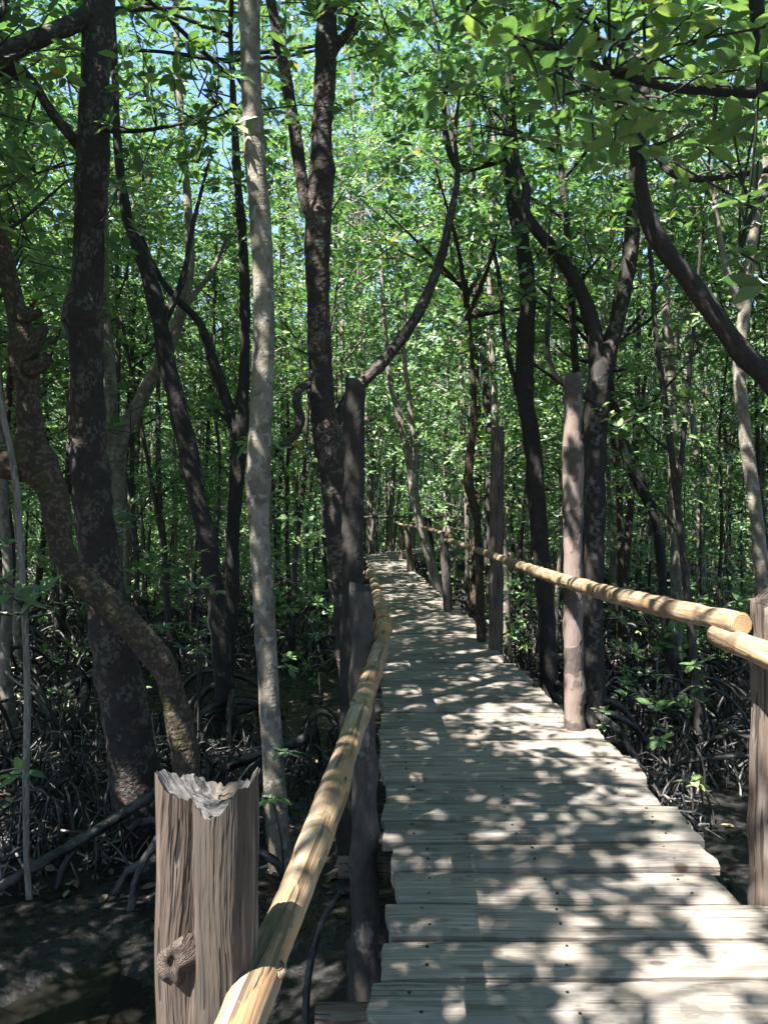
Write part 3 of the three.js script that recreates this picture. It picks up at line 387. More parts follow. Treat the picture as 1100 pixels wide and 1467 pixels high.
// the notched stump post
{
  const o = thing('railing_post', 'stout stump post with a saddle-shaped notch cut in its top and a bright knot', 'post', [-0.276, -1.1, -1.13], 'posts along the walkway');
  const NA = 128, NY = 150, pos = [], uv = [], idx = [], H = 1.1;
  const top = (x) => H + 1.11 + 0.55 * Math.pow(Math.abs(x - 0.012) / 0.09, 1.35) * 0.09 + (x > 0.03 ? (x - 0.03) * 0.25 : 0);
  const rad = (a, y) => {
    const fold = 1.95 - 0.28 * smooth(2.2, 1.6, y), da = Math.atan2(Math.sin(a - fold), Math.cos(a - fold));
    const groove = Math.exp(-((da / 0.34) ** 2)) * smooth(1.8, 2.08, y) * 0.5, lobe = Math.exp(-(((da - 0.75) / 0.5) ** 2)) * 0.13 * smooth(1.6, 2.0, y) + Math.exp(-(((da + 0.8) / 0.55) ** 2)) * 0.12 * smooth(1.55, 2.0, y);
    const flare = smooth(1.2, 2.25, y) * 0.34 * smooth(0.0, 1, Math.cos(a)) + smooth(1.2, 2.25, y) * 0.1 * smooth(0.2, 1, -Math.cos(a));
    return (0.056 + 0.016 * smooth(1.4, 0, y)) * (1 - groove + lobe + flare + 0.1 * n3(Math.cos(a) * 2, y * 5, Math.sin(a) * 2) + 0.06 * n3(Math.cos(a) * 5, y * 6, Math.sin(a) * 5) + 0.016 * n3(Math.cos(a) * 17, y * 6, Math.sin(a) * 17) + 0.012 * n3(Math.cos(a) * 45, y * 9, Math.sin(a) * 45));
  };
  for (let k = 0; k <= NY; k++) for (let j = 0; j <= NA; j++) {
    const a = (j / NA) * Math.PI * 2; let y = (k / NY) * 2.2, r = rad(a, y); const tp = top(Math.cos(a) * r) + 0.012 * n3(Math.cos(a) * 2.5, Math.sin(a) * 2.5, 1) + 0.004 * n3(Math.cos(a) * 9, Math.sin(a) * 9, 4) + 0.005 * Math.max(0, n3(Math.cos(a) * 26, Math.sin(a) * 26, 6)); y = (k / NY) * tp; r = rad(a, y);
    pos.push(Math.cos(a) * r + 0.02 * (y / 2.2), y, Math.sin(a) * r); uv.push((j / NA) * 1, y / 0.9);
  }
  const w = NA + 1; for (let k = 0; k < NY; k++) for (let j = 0; j < NA; j++) { const a = k * w + j; idx.push(a, a + w, a + 1, a + 1, a + w, a + w + 1); }
  const g = new THREE.BufferGeometry(); g.setAttribute('position', new THREE.Float32BufferAttribute(pos, 3)); g.setAttribute('uv', new THREE.Float32BufferAttribute(uv, 2)); g.setIndex(idx); g.computeVertexNormals(); part('shaft', g, M.stump, o);
  // weathered cut surface of the notch
  const p2 = [], u2 = [], i2 = [], NR = 10, rim = NY * w;
  for (let q = 0; q <= NR; q++) for (let j = 0; j <= NA; j++) { const t = 1 - q / NR, rx = pos[(rim + j) * 3], ry = pos[(rim + j) * 3 + 1], rz = pos[(rim + j) * 3 + 2], x = 0.02 + (rx - 0.02) * t, z = rz * t, hy = top(x - 0.02) - 0.014 + 0.007 * n3(x * 45, z * 45, 2) + 0.004 * n3(x * 160, z * 160, 5); p2.push(x, lerp(hy, ry, smooth(0.8, 1, t)), z); u2.push(x * 5, z * 5); }
  for (let q = 0; q < NR; q++) for (let j = 0; j < NA; j++) { const a = q * w + j; i2.push(a, a + w, a + 1, a + 1, a + w, a + w + 1); }
  const g2 = new THREE.BufferGeometry(); g2.setAttribute('position', new THREE.Float32BufferAttribute(p2, 3)); g2.setAttribute('uv', new THREE.Float32BufferAttribute(u2, 2)); g2.setIndex(i2); g2.computeVertexNormals();
  const cut = part('notch', g2, surface(256, 256, (u, v) => { const a = pf(u, v, 14, 60, 4, 91), b = pf(u, v, 5, 5, 4, 92), k = smooth(0.66, 0.72, pf(u, v, 10, 34, 2, 93)); let c = mix3([0.04, 0.037, 0.034], [0.135, 0.127, 0.122], a * 0.6 + b * 0.4); c = mix3(c, [0.016, 0.013, 0.011], k * 0.8); c = mix3(c, [0.10, 0.075, 0.05], smooth(0.55, 0.65, b) * 0.5); return [...c, a * 0.8 - k * 0.4 + 0.2, 0.88]; }, 0.008), o); cut.userData.label = 'pale weathered cut surface of the notch';
  // the knot: a healed branch stub
  const k3 = new THREE.LatheGeometry([[0.0, -0.010], [0.004, -0.007], [0.007, 0.001], [0.011, 0.004], [0.016, 0.003], [0.021, -0.001], [0.027, -0.007], [0.034, -0.018]].map((a) => new THREE.Vector2(...a)), 40), kp = k3.attributes.position;
  for (let i = 0; i < kp.count; i++) { const x = kp.getX(i), y = kp.getY(i), z = kp.getZ(i), f = 1 + 0.22 * n3(x * 45, 3, z * 45); kp.setXYZ(i, x * f * 0.8, y + 0.004 * n3(x * 90, 1, z * 90), z * f * 1.2); } k3.computeVertexNormals();
  const kn = part('knot', k3, M.stump, o, V(-0.017, 2.0, 0.049)); kn.rotation.set(Math.PI / 2 - 0.05, 0, 0.1); kn.userData.label = 'healed branch knot';
}
function pole(label, pts, opt = {}) {
  const b = pts[0], o = thing('handrail_pole', label, 'handrail', [b[0], b[1], b[2]], 'handrail poles');
  const s = shift(pts, b);
  part('pole', stem(s, { sides: 18, step: 0.03, rough: 0.11, freq: 9 }), opt.mat || M.pole, o);
  for (const [i, j] of [[0, 1], [s.length - 1, s.length - 2]]) {   // pale sawn ends
    const dir = V(s[i][0] - s[j][0], s[i][1] - s[j][1], s[i][2] - s[j][2]).normalize(), c = part('cut_end', new THREE.CylinderGeometry(s[i][3] * 0.86, s[i][3] * 0.97, 0.012, 18, 1), M.endgrain, o, V(s[i][0], s[i][1], s[i][2]).addScaledVector(dir, 0.004));
    c.quaternion.setFromUnitVectors(V(0, 1, 0), dir);
  }
  for (const [t, r, dx, dy] of opt.knots || []) { const i = Math.floor(t), a = s[i], c = s[Math.min(s.length - 1, i + 1)], f = t - i; const k = part('knot', new THREE.SphereGeometry(r, 12, 8), M.pole, o, V(lerp(a[0], c[0], f) + dx, lerp(a[1], c[1], f) + dy, lerp(a[2], c[2], f))); k.scale.set(1, 0.75, 1.7); part('knot_scar', new THREE.TorusGeometry(r * 0.5, r * 0.16, 6, 16), M.post, k, V(0, r * 0.86, 0)).rotation.x = Math.PI / 2; }
  return o;
}
pole('bare yellowish handrail pole running from the notched stump past the smooth tan trunk', [[-0.232, 0.835, -0.55, 0.031], [-0.19, 0.85, -1.04, 0.031], [-0.145, 0.853, -1.49, 0.0325], [-0.095, 0.862, -2.2, 0.035], [-0.05, 0.85, -3.0, 0.037], [-0.012, 0.86, -3.62, 0.038], [-0.004, 0.862, -4.1, 0.037]], { knots: [[1.2, 0.012, 0.028, 0.01], [2.5, 0.014, 0.024, 0.016], [3.4, 0.013, -0.02, 0.026], [4.3, 0.014, 0.02, 0.02]] });
pole('short bowed handrail pole carrying on past the grey split-topped post', [[0.004, 0.905, -3.8, 0.036], [-0.018, 0.912, -4.4, 0.036], [-0.05, 0.905, -5.2, 0.035], [-0.085, 0.895, -6.2, 0.034], [-0.13, 0.875, -7.0, 0.032]], { knots: [[1.3, 0.015, 0.02, 0.02], [2.5, 0.014, 0, 0.03]] });
pole('long tapering bare handrail pole ending in a sawn butt at the thick end post', [[1.37, 1.055, -3.02, 0.047], [1.255, 1.04, -3.7, 0.046], [1.175, 1.0, -5.0, 0.043], [1.11, 0.98, -6.4, 0.040], [1.02, 0.97, -8.0, 0.036], [0.92, 0.965, -9.6, 0.032], [0.8, 0.95, -10.75, 0.03]], { knots: [[0.8, 0.016, -0.01, 0.04], [1.6, 0.015, -0.03, 0.02], [2.5, 0.014, 0, 0.035], [3.4, 0.012, -0.02, 0.02]] });
pole('near handrail pole tucked under the sawn butt and sloping down off the thick end post', [[1.33, 0.995, -3.14, 0.045], [1.395, 0.965, -2.75, 0.046], [1.43, 0.93, -2.4, 0.047], [1.5, 0.88, -1.6, 0.048], [1.55, 0.86, -0.4, 0.048]]);
pole('thin handrail pole between the dark leaning post and the bend', [[0.86, 1.02, -10.3, 0.03], [0.68, 1.03, -12.4, 0.029], [0.5, 0.97, -15, 0.028], [0.36, 0.92, -17.3, 0.026], [0.3, 0.9, -19.4, 0.025]]);
pole('grey pole railing crossing behind the bend of the walkway', [[-1.0, 0.9, -23.1, 0.035], [0.3, 0.93, -23.3, 0.034], [1.1, 0.9, -23.2, 0.03], [2.2, 0.95, -22.4, 0.028]], { mat: M.post });
pole('pale pole railing lashed to the reddish post beyond the bend', [[1.85, 0.84, -22.3, 0.03], [2.3, 0.88, -22.9, 0.03], [3.3, 0.98, -25.1, 0.028], [4.6, 1.0, -28.4, 0.026]], { mat: M.post });
// lashing where two poles meet on the bare handrail
{ const o = thing('rope_lashing', 'orange-brown lashing wound round the joint of the bare handrail', 'rope', [-0.004, 0.885, -3.98]); for (let i = 0; i < 5; i++) { const t = part('rope_turn', new THREE.TorusGeometry(0.05, 0.0045, 8, 32), M.rope, o, V(0, 0, -0.026 + i * 0.013)); t.scale.set(0.88, 1.3, 1); t.rotation.x = rr(-0.12, 0.12); } }

// ------------------------------------------------------------------ measured trees
function stiltRoots(o, n, h, spread, r, mat, at = V(0, 0, 0)) {
  for (let i = 0; i < n; i++) {
    const a = (i / n) * 6.28 + rr(-0.5, 0.5), s = spread * rr(0.6, 1.2), y0 = h * rr(0.35, 1.1), c = Math.cos(a), q = Math.sin(a), b = rr(-0.25, 0.25);
    const pts = [[c * 0.02, y0, q * 0.02, r], [c * s * 0.4 - q * b * 0.4, y0 * rr(0.85, 1.0), q * s * 0.4 + c * b * 0.4, r * 0.9], [c * s * 0.8 - q * b, y0 * 0.5, q * s * 0.8 + c * b, r * 0.75], [c * s - q * b, -0.12, q * s + c * b, r * 0.65]].map((p) => [p[0] + at.x, p[1] + at.y, p[2] + at.z, p[3]]);
    part('stilt_root', stem(pts, { sides: 6, step: 0.16, rough: 0.1 }), mat, o);
  }
}
for (const t of TREES) {
  const b = t.trunk[0], o = thing(t.name, t.label, 'tree', [b[0], MUD, b[2]], 'trees close to the walkway'), org = [b[0], MUD, b[2]], mat = M[t.bark];
  part('trunk', stem(shift(t.trunk, org), { sides: 18, step: 0.07, rough: t.bark === 'pale' ? 0.07 : t.bark === 'mossy' ? 0.18 : 0.15, freq: t.bark === 'pale' ? 4 : 7 }), mat, o);
  for (const l of t.limbs) part('limb', stem(shift(l, org), { sides: 12, step: 0.07, rough: 0.12, freq: 8 }), mat, o);
  if (t.roots) stiltRoots(o, t.roots + 4, 0.55, 0.75, b[3] * 0.28 + 0.008, M.root);
  if (t.crown) {
    const list = [], tw = [], end = t.trunk[t.trunk.length - 1], top = V(end[0] - org[0], Math.max(end[1] - MUD, t.crown.low + 1.5), end[2] - org[2]);
    const k = t.crown, tips = [top, ...t.limbs.map((l) => l[l.length - 1]).map((p) => V(p[0] - org[0], p[1] - org[1], p[2] - org[2]))].filter((p) => p.y > k.low);
    const nb = 7; for (let i = 0; i < nb; i++) {   // boughs spreading from the top
      const a = (i / nb) * 6.28 + rr(-0.4, 0.4), s = k.r * rr(0.55, 1.25), st = top.clone().add(V(0, -rr(0, 0.5), 0)), e = st.clone().add(V(Math.cos(a) * s, rr(0.1, 1.1), Math.sin(a) * s)), m = st.clone().lerp(e, 0.5).add(V(rr(-0.1, 0.1), rr(-0.15, 0.1), rr(-0.1, 0.1)));
      part('limb', stem([[st.x, st.y, st.z, 0.03], [m.x, m.y, m.z, 0.02], [e.x, e.y, e.z, 0.008]], { sides: 6, step: 0.2, rough: 0.08 }), mat, o); tips.push(e);
    }
    const each = Math.ceil(k.n * (b[2] < -7.5 ? 1 : 1.7) / tips.length); for (const p of tips) sprays(p, each, 0.9, 0.115, list, tw);
    const lt = [...t.limbs.map((l) => l[l.length - 1])]; for (const p of lt) if (p[1] - MUD <= k.low && p[1] > 1.2 && p[2] < -5.2) sprays(V(p[0] - org[0], p[1] - org[1], p[2] - org[2]), 10, 0.35, 0.1, list, tw);
    const c = part('crown', crownGeo(list, true), M.foliage, o); c.userData.kind = 'stuff'; const g = part('twigs', twigGeo(tw), mat, o); g.userData.kind = 'stuff';
  }
  const ends = t.limbs.flat().concat(t.trunk.slice(2));
  for (const p of t.spots) {
    const q = V(p[0] - org[0], p[1] - org[1], p[2] - org[2]);
    let best = null, bd = 1e9; for (const e of ends) { const d = Math.hypot(e[0] - p[0], e[1] - p[1], e[2] - p[2]); if (d < bd) { bd = d; best = e; } }
    const m = V(best[0] - org[0], best[1] - org[1], best[2] - org[2]), mid = m.clone().lerp(q, 0.5).add(V(rr(-0.05, 0.05), rr(-0.08, 0.02), rr(-0.05, 0.05)));
    part('twig', stem([[m.x, m.y, m.z, 0.006], [mid.x, mid.y, mid.z, 0.005], [q.x, q.y, q.z, 0.004]], { sides: 5, step: 0.12, rough: 0.05, endCap: false }), M.grey, o);
    rosette(o, q, V(rr(-0.4, 0.4), 1, rr(-0.4, 0.4)).normalize(), 6 + Math.floor(rnd() * 3), rr(0.095, 0.128));
  }
}
console.log('measured trees done');

// ------------------------------------------------------------------ the forest: variants, then copies
function variant(far, H, thick, bark, lean, fork, low) {
  const o = new THREE.Group(), mat = M[bark], pts = [], n = 8, list = [], tw = [], la = rnd() * 6.28, len = far ? 0.145 : 0.118;
  let x = 0, z = 0; for (let i = 0; i <= n; i++) { const t = i / n; pts.push([x, -0.15 + t * H, z, thick * (1 - 0.72 * t) * (i === 0 ? 1.2 : 1)]); x += Math.cos(la) * lean * H / n + rr(-0.08, 0.08); z += Math.sin(la) * lean * H / n + rr(-0.08, 0.08); }
  const stems = [pts], bits = [];
  if (fork) { const i = 2 + Math.floor(rnd() * 2), p = pts[i], a = rnd() * 6.28, f = [[...p]]; f[0][3] *= 0.8; for (let k = 1; k <= 5; k++) f.push([p[0] + Math.cos(a) * k * 0.24, p[1] + (H - p[1]) * (k / 5) * 0.95, p[2] + Math.sin(a) * k * 0.24, f[0][3] * (1 - k * 0.15)]); stems.push(f); }
  const at = (s, t) => { const u = t * (s.length - 1), i = Math.min(s.length - 2, Math.floor(u)), f = u - i; return V(lerp(s[i][0], s[i + 1][0], f), lerp(s[i][1], s[i + 1][1], f), lerp(s[i][2], s[i + 1][2], f)); };
  const nl = far ? 12 : 11, tips = [at(pts, 1)];
  for (let i = 0; i < nl; i++) {
    const s = pick(stems), t = lerp(low, 0.97, (i + rnd()) / nl), st = at(s, t), a = i * 2.4 + rr(-0.4, 0.4), q = rr(0.6, 1.5) * (1.15 - 0.4 * t), e = st.clone().add(V(Math.cos(a) * q, rr(0.25, 1.1), Math.sin(a) * q)), m = st.clone().lerp(e, 0.5).add(V(rr(-0.12, 0.12), rr(-0.2, 0.05), rr(-0.12, 0.12)));
    bits.push([[st.x, st.y, st.z, thick * 0.36], [m.x, m.y, m.z, thick * 0.26], [e.x, e.y, e.z, 0.007]]); tips.push(e, m);
  }
  if (far) part('trunk', mergeGeometries([...stems, ...bits].map((p, i) => stem(p, { sides: i < stems.length ? 7 : 4, step: 0.5, rough: 0.08 }))), mat, o);
  else { part('trunk', stem(pts, { sides: 10, step: 0.16, rough: 0.1 }), mat, o); if (fork) part('limb', stem(stems[1], { sides: 8, step: 0.2, rough: 0.1 }), mat, o); for (const p of bits) part('limb', stem(p, { sides: 5, step: 0.22, rough: 0.08 }), mat, o); stiltRoots(o, 6, 0.65, 0.7, thick * 0.28 + 0.006, M.root); }
  const N = far ? 13 : 14; for (const p of tips) sprays(p, N, far ? 0.95 : 0.8, len, list, far ? null : tw);
  const c = part('crown', crownGeo(list, !far), M.foliage, o); c.userData.kind = 'stuff';
  if (tw.length) part('twigs', twigGeo(tw), mat, o).userData.kind = 'stuff';
  return o;
}
const NEAR = [], FAR = [];
const looks = [['pale', 0.055, 0.02, false, 'slim pale straight'], ['grey', 0.07, 0.05, true, 'dark forked'], ['pale', 0.04, 0.09, false, 'thin pale leaning'], ['mossy', 0.06, 0.03, false, 'brown mossy'], ['grey', 0.045, 0.02, false, 'slender grey'], ['grey', 0.06, 0.12, true, 'grey leaning forked'], ['pale', 0.065, 0.04, true, 'pale forked'], ['flaky', 0.07, 0.03, false, 'reddish flaking']];
for (const [bark, th, lean, fork, say] of looks) { NEAR.push([variant(false, rr(6.8, 9.6), th, bark, lean, fork, 0.3), say]); FAR.push([variant(true, rr(9.5, 13.5), th * 1.15, bark, lean, fork, 0.2), say]); }
const spotsTaken = TREES.map((t) => [t.trunk[0][0], t.trunk[0][2]]);
const bend = [[0, -20], [0.35, -21.2], [1.25, -22.6], [2.4, -25], [3.6, -29], [5.2, -33]];
function free(x, d) {
  if (d > -6 && d < 21) { const [l, r] = edgeAt(clamp(d, -4, 20)); if (x > l - 0.65 && x < r + 0.65) return false; }
  for (const [bx, bz] of bend) if (Math.hypot(x - bx, -d - bz) < 1.6) return false;
  for (const [tx, tz] of spotsTaken) if (Math.hypot(x - tx, -d - tz) < (d < 12 ? 0.55 : 0.7)) return false;
  if (d > 0 && d < 7.5 && Math.abs(x) < 0.5 * d + 0.9) return false;     // here stand only the measured trees
  return true;
}
let count = 0;
function plantTree(x, d, set, where, group, sc) {
  const [src, say] = pick(set), o = src.clone(); o.name = numbered('forest_tree'); o.position.set(x, mudY(x, -d) + 0.02, -d); o.rotation.y = rnd() * 6.28; o.scale.setScalar(sc);
  o.userData = { label: `${sc > 0.98 ? 'tall ' : sc < 0.8 ? 'short ' : ''}${say} mangrove ${where}`, category: 'tree', group }; scene.add(o); spotsTaken.push([x, -d]); count++;
}
function zone(d0, d1, wide, n, set, minGap) {
  for (let i = 0, tries = 0; i < n && tries < n * 30; tries++) {
    const d = Math.sqrt(lerp(d0 * Math.abs(d0), d1 * d1, rnd()) ) || 0, w = wide(d), x = rr(-w, w); if (!free(x, d) || (x > -4.4 && x < -1.8 && d > 8 && d < 17.5 && rnd() < 0.55)) continue;
    if (spotsTaken.some(([a, b]) => Math.hypot(a - x, b + d) < minGap)) continue;
    const where = d > 23 ? 'deep in the forest past the bend' : x < 0 ? 'in the swamp on the bare handrail side' : 'in the swamp on the long handrail side';
    plantTree(x, d, set, where, 'forest trees', set === FAR ? rr(0.55, 1.12) : rr(0.72, 1.1)); i++;
  }
}
zone(5, 14, (d) => 0.55 * d + 2.5, 58, NEAR, 0.75);
zone(14, 27, (d) => 0.55 * d + 2, 105, FAR, 0.8);
zone(27, 52, (d) => 0.53 * d + 2, 78, FAR, 1.0);
for (const [x, d] of [[-2.3, 17.5], [-1.3, 19.2], [1.9, 13.6], [1.85, 11.8], [1.8, 17.0], [2.9, 19.5], [-0.9, 24.5], [0.2, 26], [1.0, 29], [-2.2, 27], [-0.4, 33], [2.4, 36], [-3.2, 34], [0.6, 40], [-0.95, 22.3], [1.75, 15.2], [-1.25, 17.9], [1.45, 18.5], [-0.3, 23.8], [0.15, 24.9], [-1.6, 21], [-1.5, 24]]) plantTree(x, d, FAR, d > 21 ? 'past the bend in line with the planks' : 'close beside the planks toward the bend', 'forest trees', d > 21 ? rr(1.25, 1.5) : rr(1.05, 1.2));
seed = 4242;
// trees beside and behind the viewpoint, whose crowns dapple the planks
for (const [x, d] of [[-2.3, 0.5], [-2.4, 1.7], [-3.0, 3.7], [-3.5, 5.6], [-4.0, 6.9], [-2.6, 2.7], [-3.4, 0.8], [-3.9, 4.6], [-1.1, -3.9], [-4.8, 2.4], [2.6, 1.2], [2.9, -1.5], [3.4, 3.0], [-5.2, 5.6], [1.9, -3.4], [-5.4, 0.2], [4.2, 5.0], [-6.5, 3.6]]) plantTree(x, d, NEAR, 'standing close beside the start of the walkway', 'forest trees', rr(0.95, 1.15));
// and the forest the walkway has come through, behind the viewpoint
for (const [x, d] of [[-1.6, -5], [2.6, -5.6], [0.2, -7.5], [-3.6, -6], [4.6, -4], [-6, -4.2], [1.6, -9.5], [-2.2, -9.5], [5.2, -8], [-5.6, -9], [6.2, -1], [-7.4, -1], [6.6, 2.4], [-8, 2.5]]) plantTree(x, d, FAR, 'in the forest behind the start of the walkway', 'forest trees', rr(0.75, 1));
console.log('trees', count);

// ------------------------------------------------------------------ understorey seedlings with separate leaves
function seedling(x, d, h, tops, label, lean = 0.1, yellow = false) {
  const y = mudY(x, -d), o = thing('mangrove_seedling', label, 'seedling', [x, y, -d], 'mangrove seedlings');
  for (let k = 0; k < tops; k++) {
    const a = rnd() * 6.28, s = k ? rr(0.1, 0.28) : lean, hh = h * (k ? rr(0.6, 1) : 1), e = V(Math.cos(a) * s, hh, Math.sin(a) * s), m = V(e.x * 0.35 + rr(-0.03, 0.03), hh * 0.55, e.z * 0.35);
    part('stem', stem([[0, -0.08, 0, 0.008], [m.x, m.y, m.z, 0.006], [e.x, e.y, e.z, 0.004]], { sides: 6, step: 0.1, rough: 0.08 }), M.grey, o);
    rosette(o, e, V(rr(-0.3, 0.3), 1, rr(-0.3, 0.3)).normalize(), 6 + Math.floor(rnd() * 4), rr(0.10, 0.135), yellow && k === 0 ? LEAFM[4] : null);
    if (hh > 0.6) rosette(o, V(m.x, m.y + 0.1, m.z), V(0, 1, 0), 4, 0.1);
  }
}
const SEED = [[2.75, 7.2, 0.85, 3, 'leafy green seedling on the dark mud below the long handrail'], [2.35, 6.6, 0.62, 2, 'bright young seedling growing between the long handrail and the shadowed mud'], [3.15, 7.6, 0.8, 2, 'upright seedling behind the bright young one by the long handrail'], [2.2, 5.5, 0.28, 1, 'tiny yellow-green seedling alone on the mud by the thick end post'], [-0.62, 4.9, 0.5, 1, 'small seedling at the foot of the smooth tan trunk'], [-2.35, 4.9, 0.62, 2, 'low seedling beside the thin whitish sapling'], [-2.55, 4.3, 0.45, 2, 'bushy low seedling in front of the thin whitish sapling'], [-2.1, 6.6, 1.2, 3, 'tall leafy seedling behind the bowed mossy trunk'], [-2.5, 7.2, 1.75, 4, 'tall seedling with spreading leaf tufts behind the thick dark trunk'], [-1.75, 7.4, 1.9, 4, 'tall bright seedling lit by the sun behind the thick dark trunk'], [2.2, 8.6, 0.75, 3, 'seedling under the tapering end of the long handrail'], [1.75, 6.4, 0.6, 2, 'seedling at the foot of the patchy pinkish post'], [3.6, 9.2, 1.1, 3, 'seedling in the shade beyond the crooked leaning stem'], [3.9, 8.2, 1.5, 4, 'large seedling behind the pale dappled trunk'], [4.1, 9.6, 1.8, 4, 'tall seedling deep behind the pale dappled trunk'], [-1.2, 8.2, 0.9, 3, 'seedling between the dark curving trunk and the double trunk'], [-0.75, 9.4, 0.8, 2, 'seedling behind the reddish flaking trunk']];
for (const s of SEED) { seedling(...s, 0.08, s[4].includes('yellow')); spotsTaken.push([s[0], -s[1]]); }
for (let i = 0; i < 34; i++) { let x, d; do { d = rr(7.5, 17); x = rr(-1, 1) * (0.5 * d + 1); } while (!free(x, d)); seedling(x, d, rr(0.5, 2.2), 2 + Math.floor(rnd() * 3), d < 12 ? 'leafy seedling scattered on the mud among the nearer trunks' : 'leafy seedling scattered among the slim trunks farther in', rr(0.05, 0.3)); }
// low leafy growth deep in the forest
{
  const clump = []; sprays(V(0, 0, 0), 6, 0.55, 0.14, clump, null, 0.8);
  const g = crownGeo(clump, false), n = 20500, im = new THREE.InstancedMesh(g, M.foliage, n), m = new THREE.Matrix4(), e = new THREE.Euler(), q = new THREE.Quaternion();
  for (let i = 0; i < n - 4500; i++) { let x, d; do { d = Math.sqrt(lerp(62, 4200, Math.pow(rnd(), 1.15))); x = rr(-1, 1) * (0.53 * d + 2); } while (!free(x, d) || (d < 14 && rnd() < 0.45)); const h = Math.pow(rnd(), 1.3) * (d > 40 ? 14 : d > 24 ? 7 : 2.6) + 0.15; e.set(rr(-0.5, 0.5), rnd() * 6.28, rr(-0.5, 0.5)); im.setMatrixAt(i, m.compose(V(x, MUD + h, -d), q.setFromEuler(e), V(1, 1, 1).multiplyScalar(rr(0.7, 1.2) * (d > 40 ? 1.8 : d > 20 ? 1.2 : 0.85)))); }
  for (let i = n - 4500; i < n; i++) {   // the wood goes on to both sides
    const d = rr(6, 46), x = (rnd() < 0.5 ? -1 : 1) * (0.53 * d + rr(3, 11)), h = Math.pow(rnd(), 0.9) * 8 + 0.2; e.set(rr(-0.5, 0.5), rnd() * 6.28, rr(-0.5, 0.5)); im.setMatrixAt(i, m.compose(V(x, MUD + h, -d), q.setFromEuler(e), V(1, 1, 1).multiplyScalar(rr(0.9, 1.5))));
  }
  im.name = 'undergrowth'; im.castShadow = im.receiveShadow = true; im.userData = { kind: 'stuff', label: 'leafy growth filling the forest between and behind the trunks', category: 'undergrowth' }; scene.add(im);
}
// countless slim stems of the far wood
{
  const g = stem([[0, -0.2, 0, 0.03], [0.08, 2, 0.05, 0.024], [-0.03, 4.2, 0.1, 0.018], [0.1, 6.5, 0, 0.01]], { sides: 6, step: 0.6, rough: 0.08 }), m = new THREE.Matrix4(), e = new THREE.Euler(), q = new THREE.Quaternion();
  for (const mat of [M.pale, M.grey]) {
    const n = 560, im = new THREE.InstancedMesh(g, mat, n);
    for (let i = 0; i < n; i++) { let x, d; do { d = Math.sqrt(lerp(190, 3000, Math.pow(rnd(), 1.25))); x = rr(-1, 1) * (0.52 * d + 2); } while (!free(x, d)); e.set(rr(-0.1, 0.1), rnd() * 6.28, rr(-0.1, 0.1)); const s = rr(0.6, 1.2); im.setMatrixAt(i, m.compose(V(x, mudY(x, -d), -d), q.setFromEuler(e), V(s, rr(0.6, 1.1), s))); }
    im.name = numbered('far_wood'); im.castShadow = im.receiveShadow = true; im.userData = { kind: 'stuff', label: 'mass of slim stems in the far wood', category: 'wood', group: 'far wood' }; scene.add(im);
  }
}
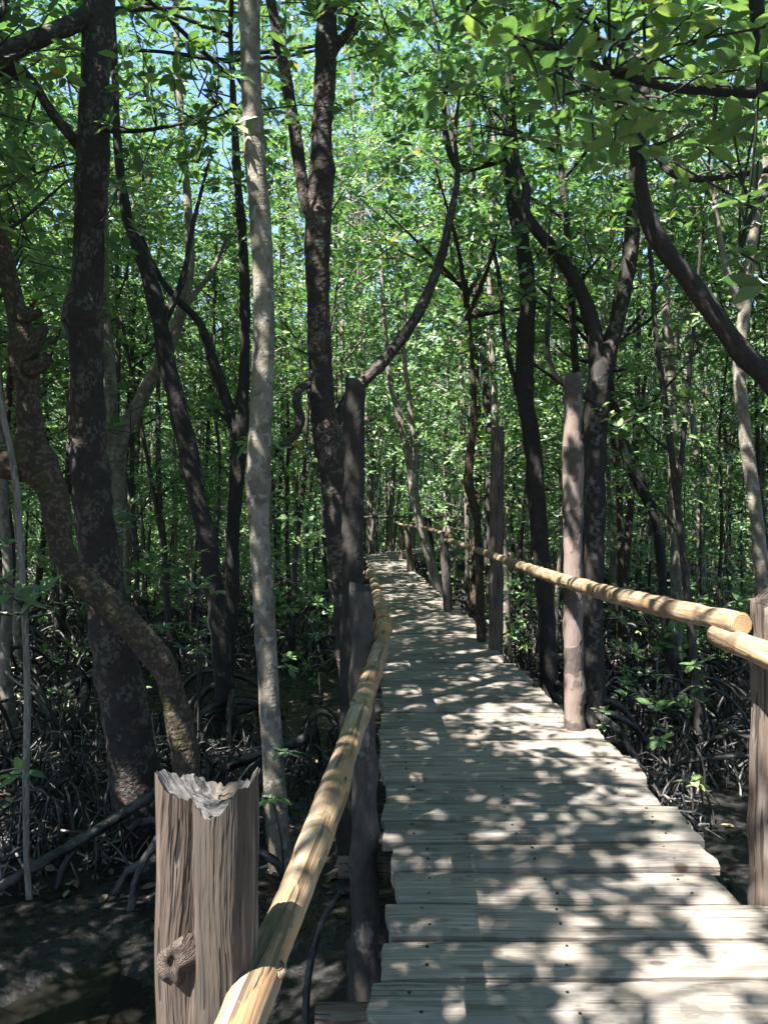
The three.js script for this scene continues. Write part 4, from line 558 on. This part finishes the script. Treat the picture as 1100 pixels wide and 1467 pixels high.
// small aerial roots and twigs, and fallen leaves
{
  const arcs = []; for (let k = 0; k < 6; k++) { const h = rr(0.1, 0.4), s = rr(0.15, 0.6), b = rr(-0.1, 0.1); arcs.push(stem([[-s / 2, -0.1, 0, 0.013], [-s * 0.3, h * 0.7, b, 0.012], [s * 0.15, h, b * 2, 0.010], [s * 0.5, -0.1, 0, 0.008]], { sides: 5, step: 0.09, rough: 0.12 })); }
  for (let k = 0; k < 3; k++) arcs.push(stem([[-0.35, 0.02, 0, 0.012], [0, 0.05 + 0.05 * k, 0.05, 0.011], [0.35, 0.02, 0.02, 0.006]], { sides: 5, step: 0.12, rough: 0.15 }));
  for (let k = 0; k < 2; k++) arcs.push(stem([[0, -0.1, 0, 0.014], [0.02, 0.12, 0.01, 0.012], [0.0, 0.26 + k * 0.15, 0.03, 0.007]], { sides: 5, step: 0.09, rough: 0.15 }));
  const m = new THREE.Matrix4(), e = new THREE.Euler(), q = new THREE.Quaternion();
  arcs.forEach((g, k) => {
    const n = 900, im = new THREE.InstancedMesh(g, k >= 6 ? M.stick : M.root, n);
    for (let i = 0; i < n; i++) { let x, d; do { d = 2 + Math.pow(rnd(), 1.5) * 26; x = rr(-1, 1) * (0.55 * d + 1.2); const [l, r] = edgeAt(clamp(d, -4, 20)); if (d < 20 && x > l - 0.1 && x < r + 0.1) x = 99; } while (x > 90 || (x < 0 && d < 4.6) || n3(x * 0.7, 2, d * 0.7) < -0.2); e.set(rr(-0.6, 0.6), rnd() * 6.28, rr(-0.6, 0.6)); im.setMatrixAt(i, m.compose(V(x, mudY(x, -d), -d), q.setFromEuler(e), V(1, rr(0.6, 1.3), 1).multiplyScalar(rr(0.35, d < 8 ? 0.95 : 1.5)))); }
    im.name = numbered('root_tangle'); im.castShadow = im.receiveShadow = true; im.userData = { kind: 'stuff', label: 'tangle of small grey aerial roots and sticks over the mud', category: 'roots', group: 'root tangle' }; scene.add(im);
  });
  const LC = [[0.16, 0.10, 0.05], [0.10, 0.07, 0.045], [0.24, 0.20, 0.10], [0.30, 0.26, 0.03]];
  LC.forEach((c, k) => {
    const n = k === 3 ? 50 : 550, im = new THREE.InstancedMesh(BIG[k], leafMat(...c, 0.2), n);
    for (let i = 0; i < n; i++) { let x, d; do { d = 1.5 + Math.pow(rnd(), 1.5) * 20; x = rr(-1, 1) * (0.55 * d + 1.2); const [l, r] = edgeAt(clamp(d, -4, 20)); if ((x > l - 0.1 && x < r + 0.1) || (x < 0 && d < 4.6)) x = 99; } while (x > 90); e.set(rr(-0.35, 0.35), rnd() * 6.28, rr(-0.35, 0.35)); im.setMatrixAt(i, m.compose(V(x, mudY(x, -d) + 0.015, -d), q.setFromEuler(e), V(1, 1, 1).multiplyScalar(rr(0.06, 0.11)))); }
    im.name = numbered('leaf_litter'); im.receiveShadow = true; im.userData = { kind: 'stuff', label: 'fallen leaves strewn over the mud', category: 'leaf litter', group: 'leaf litter' }; scene.add(im);
  });
}
// thick prop roots arching over the mud bank by the notched stump
for (const [label, pts] of [['thick grey prop root arching over the mud bank beside the whitish sapling', [[-2.55, -0.9, -4.4, 0.03], [-2.2, -0.72, -4.6, 0.032], [-1.85, -0.6, -5.0, 0.035], [-1.45, -0.42, -5.4, 0.04]]], ['forked prop root stepping down on to the wet mud bank', [[-1.9, -0.62, -4.95, 0.022], [-1.98, -0.74, -4.85, 0.02], [-2.02, -0.95, -4.75, 0.018]]], ['dark horizontal prop root reaching toward the smooth tan trunk', [[-1.35, -0.75, -6.6, 0.04], [-0.95, -0.55, -6.4, 0.042], [-0.62, -0.4, -6.3, 0.045]]], ['pale arched prop root under the bare handrail', [[-0.35, -0.95, -3.4, 0.016], [-0.33, -0.55, -3.45, 0.016], [-0.27, -0.35, -3.5, 0.015], [-0.2, -0.3, -3.62, 0.014]]]]) {
  const o = thing('prop_root', label, 'root', [pts[0][0], pts[0][1], pts[0][2]], 'thick prop roots'); part('root', stem(shift(pts, pts[0]), { sides: 10, step: 0.05, rough: 0.12 }), M.root, o);
}
renderer.render(scene, camera);
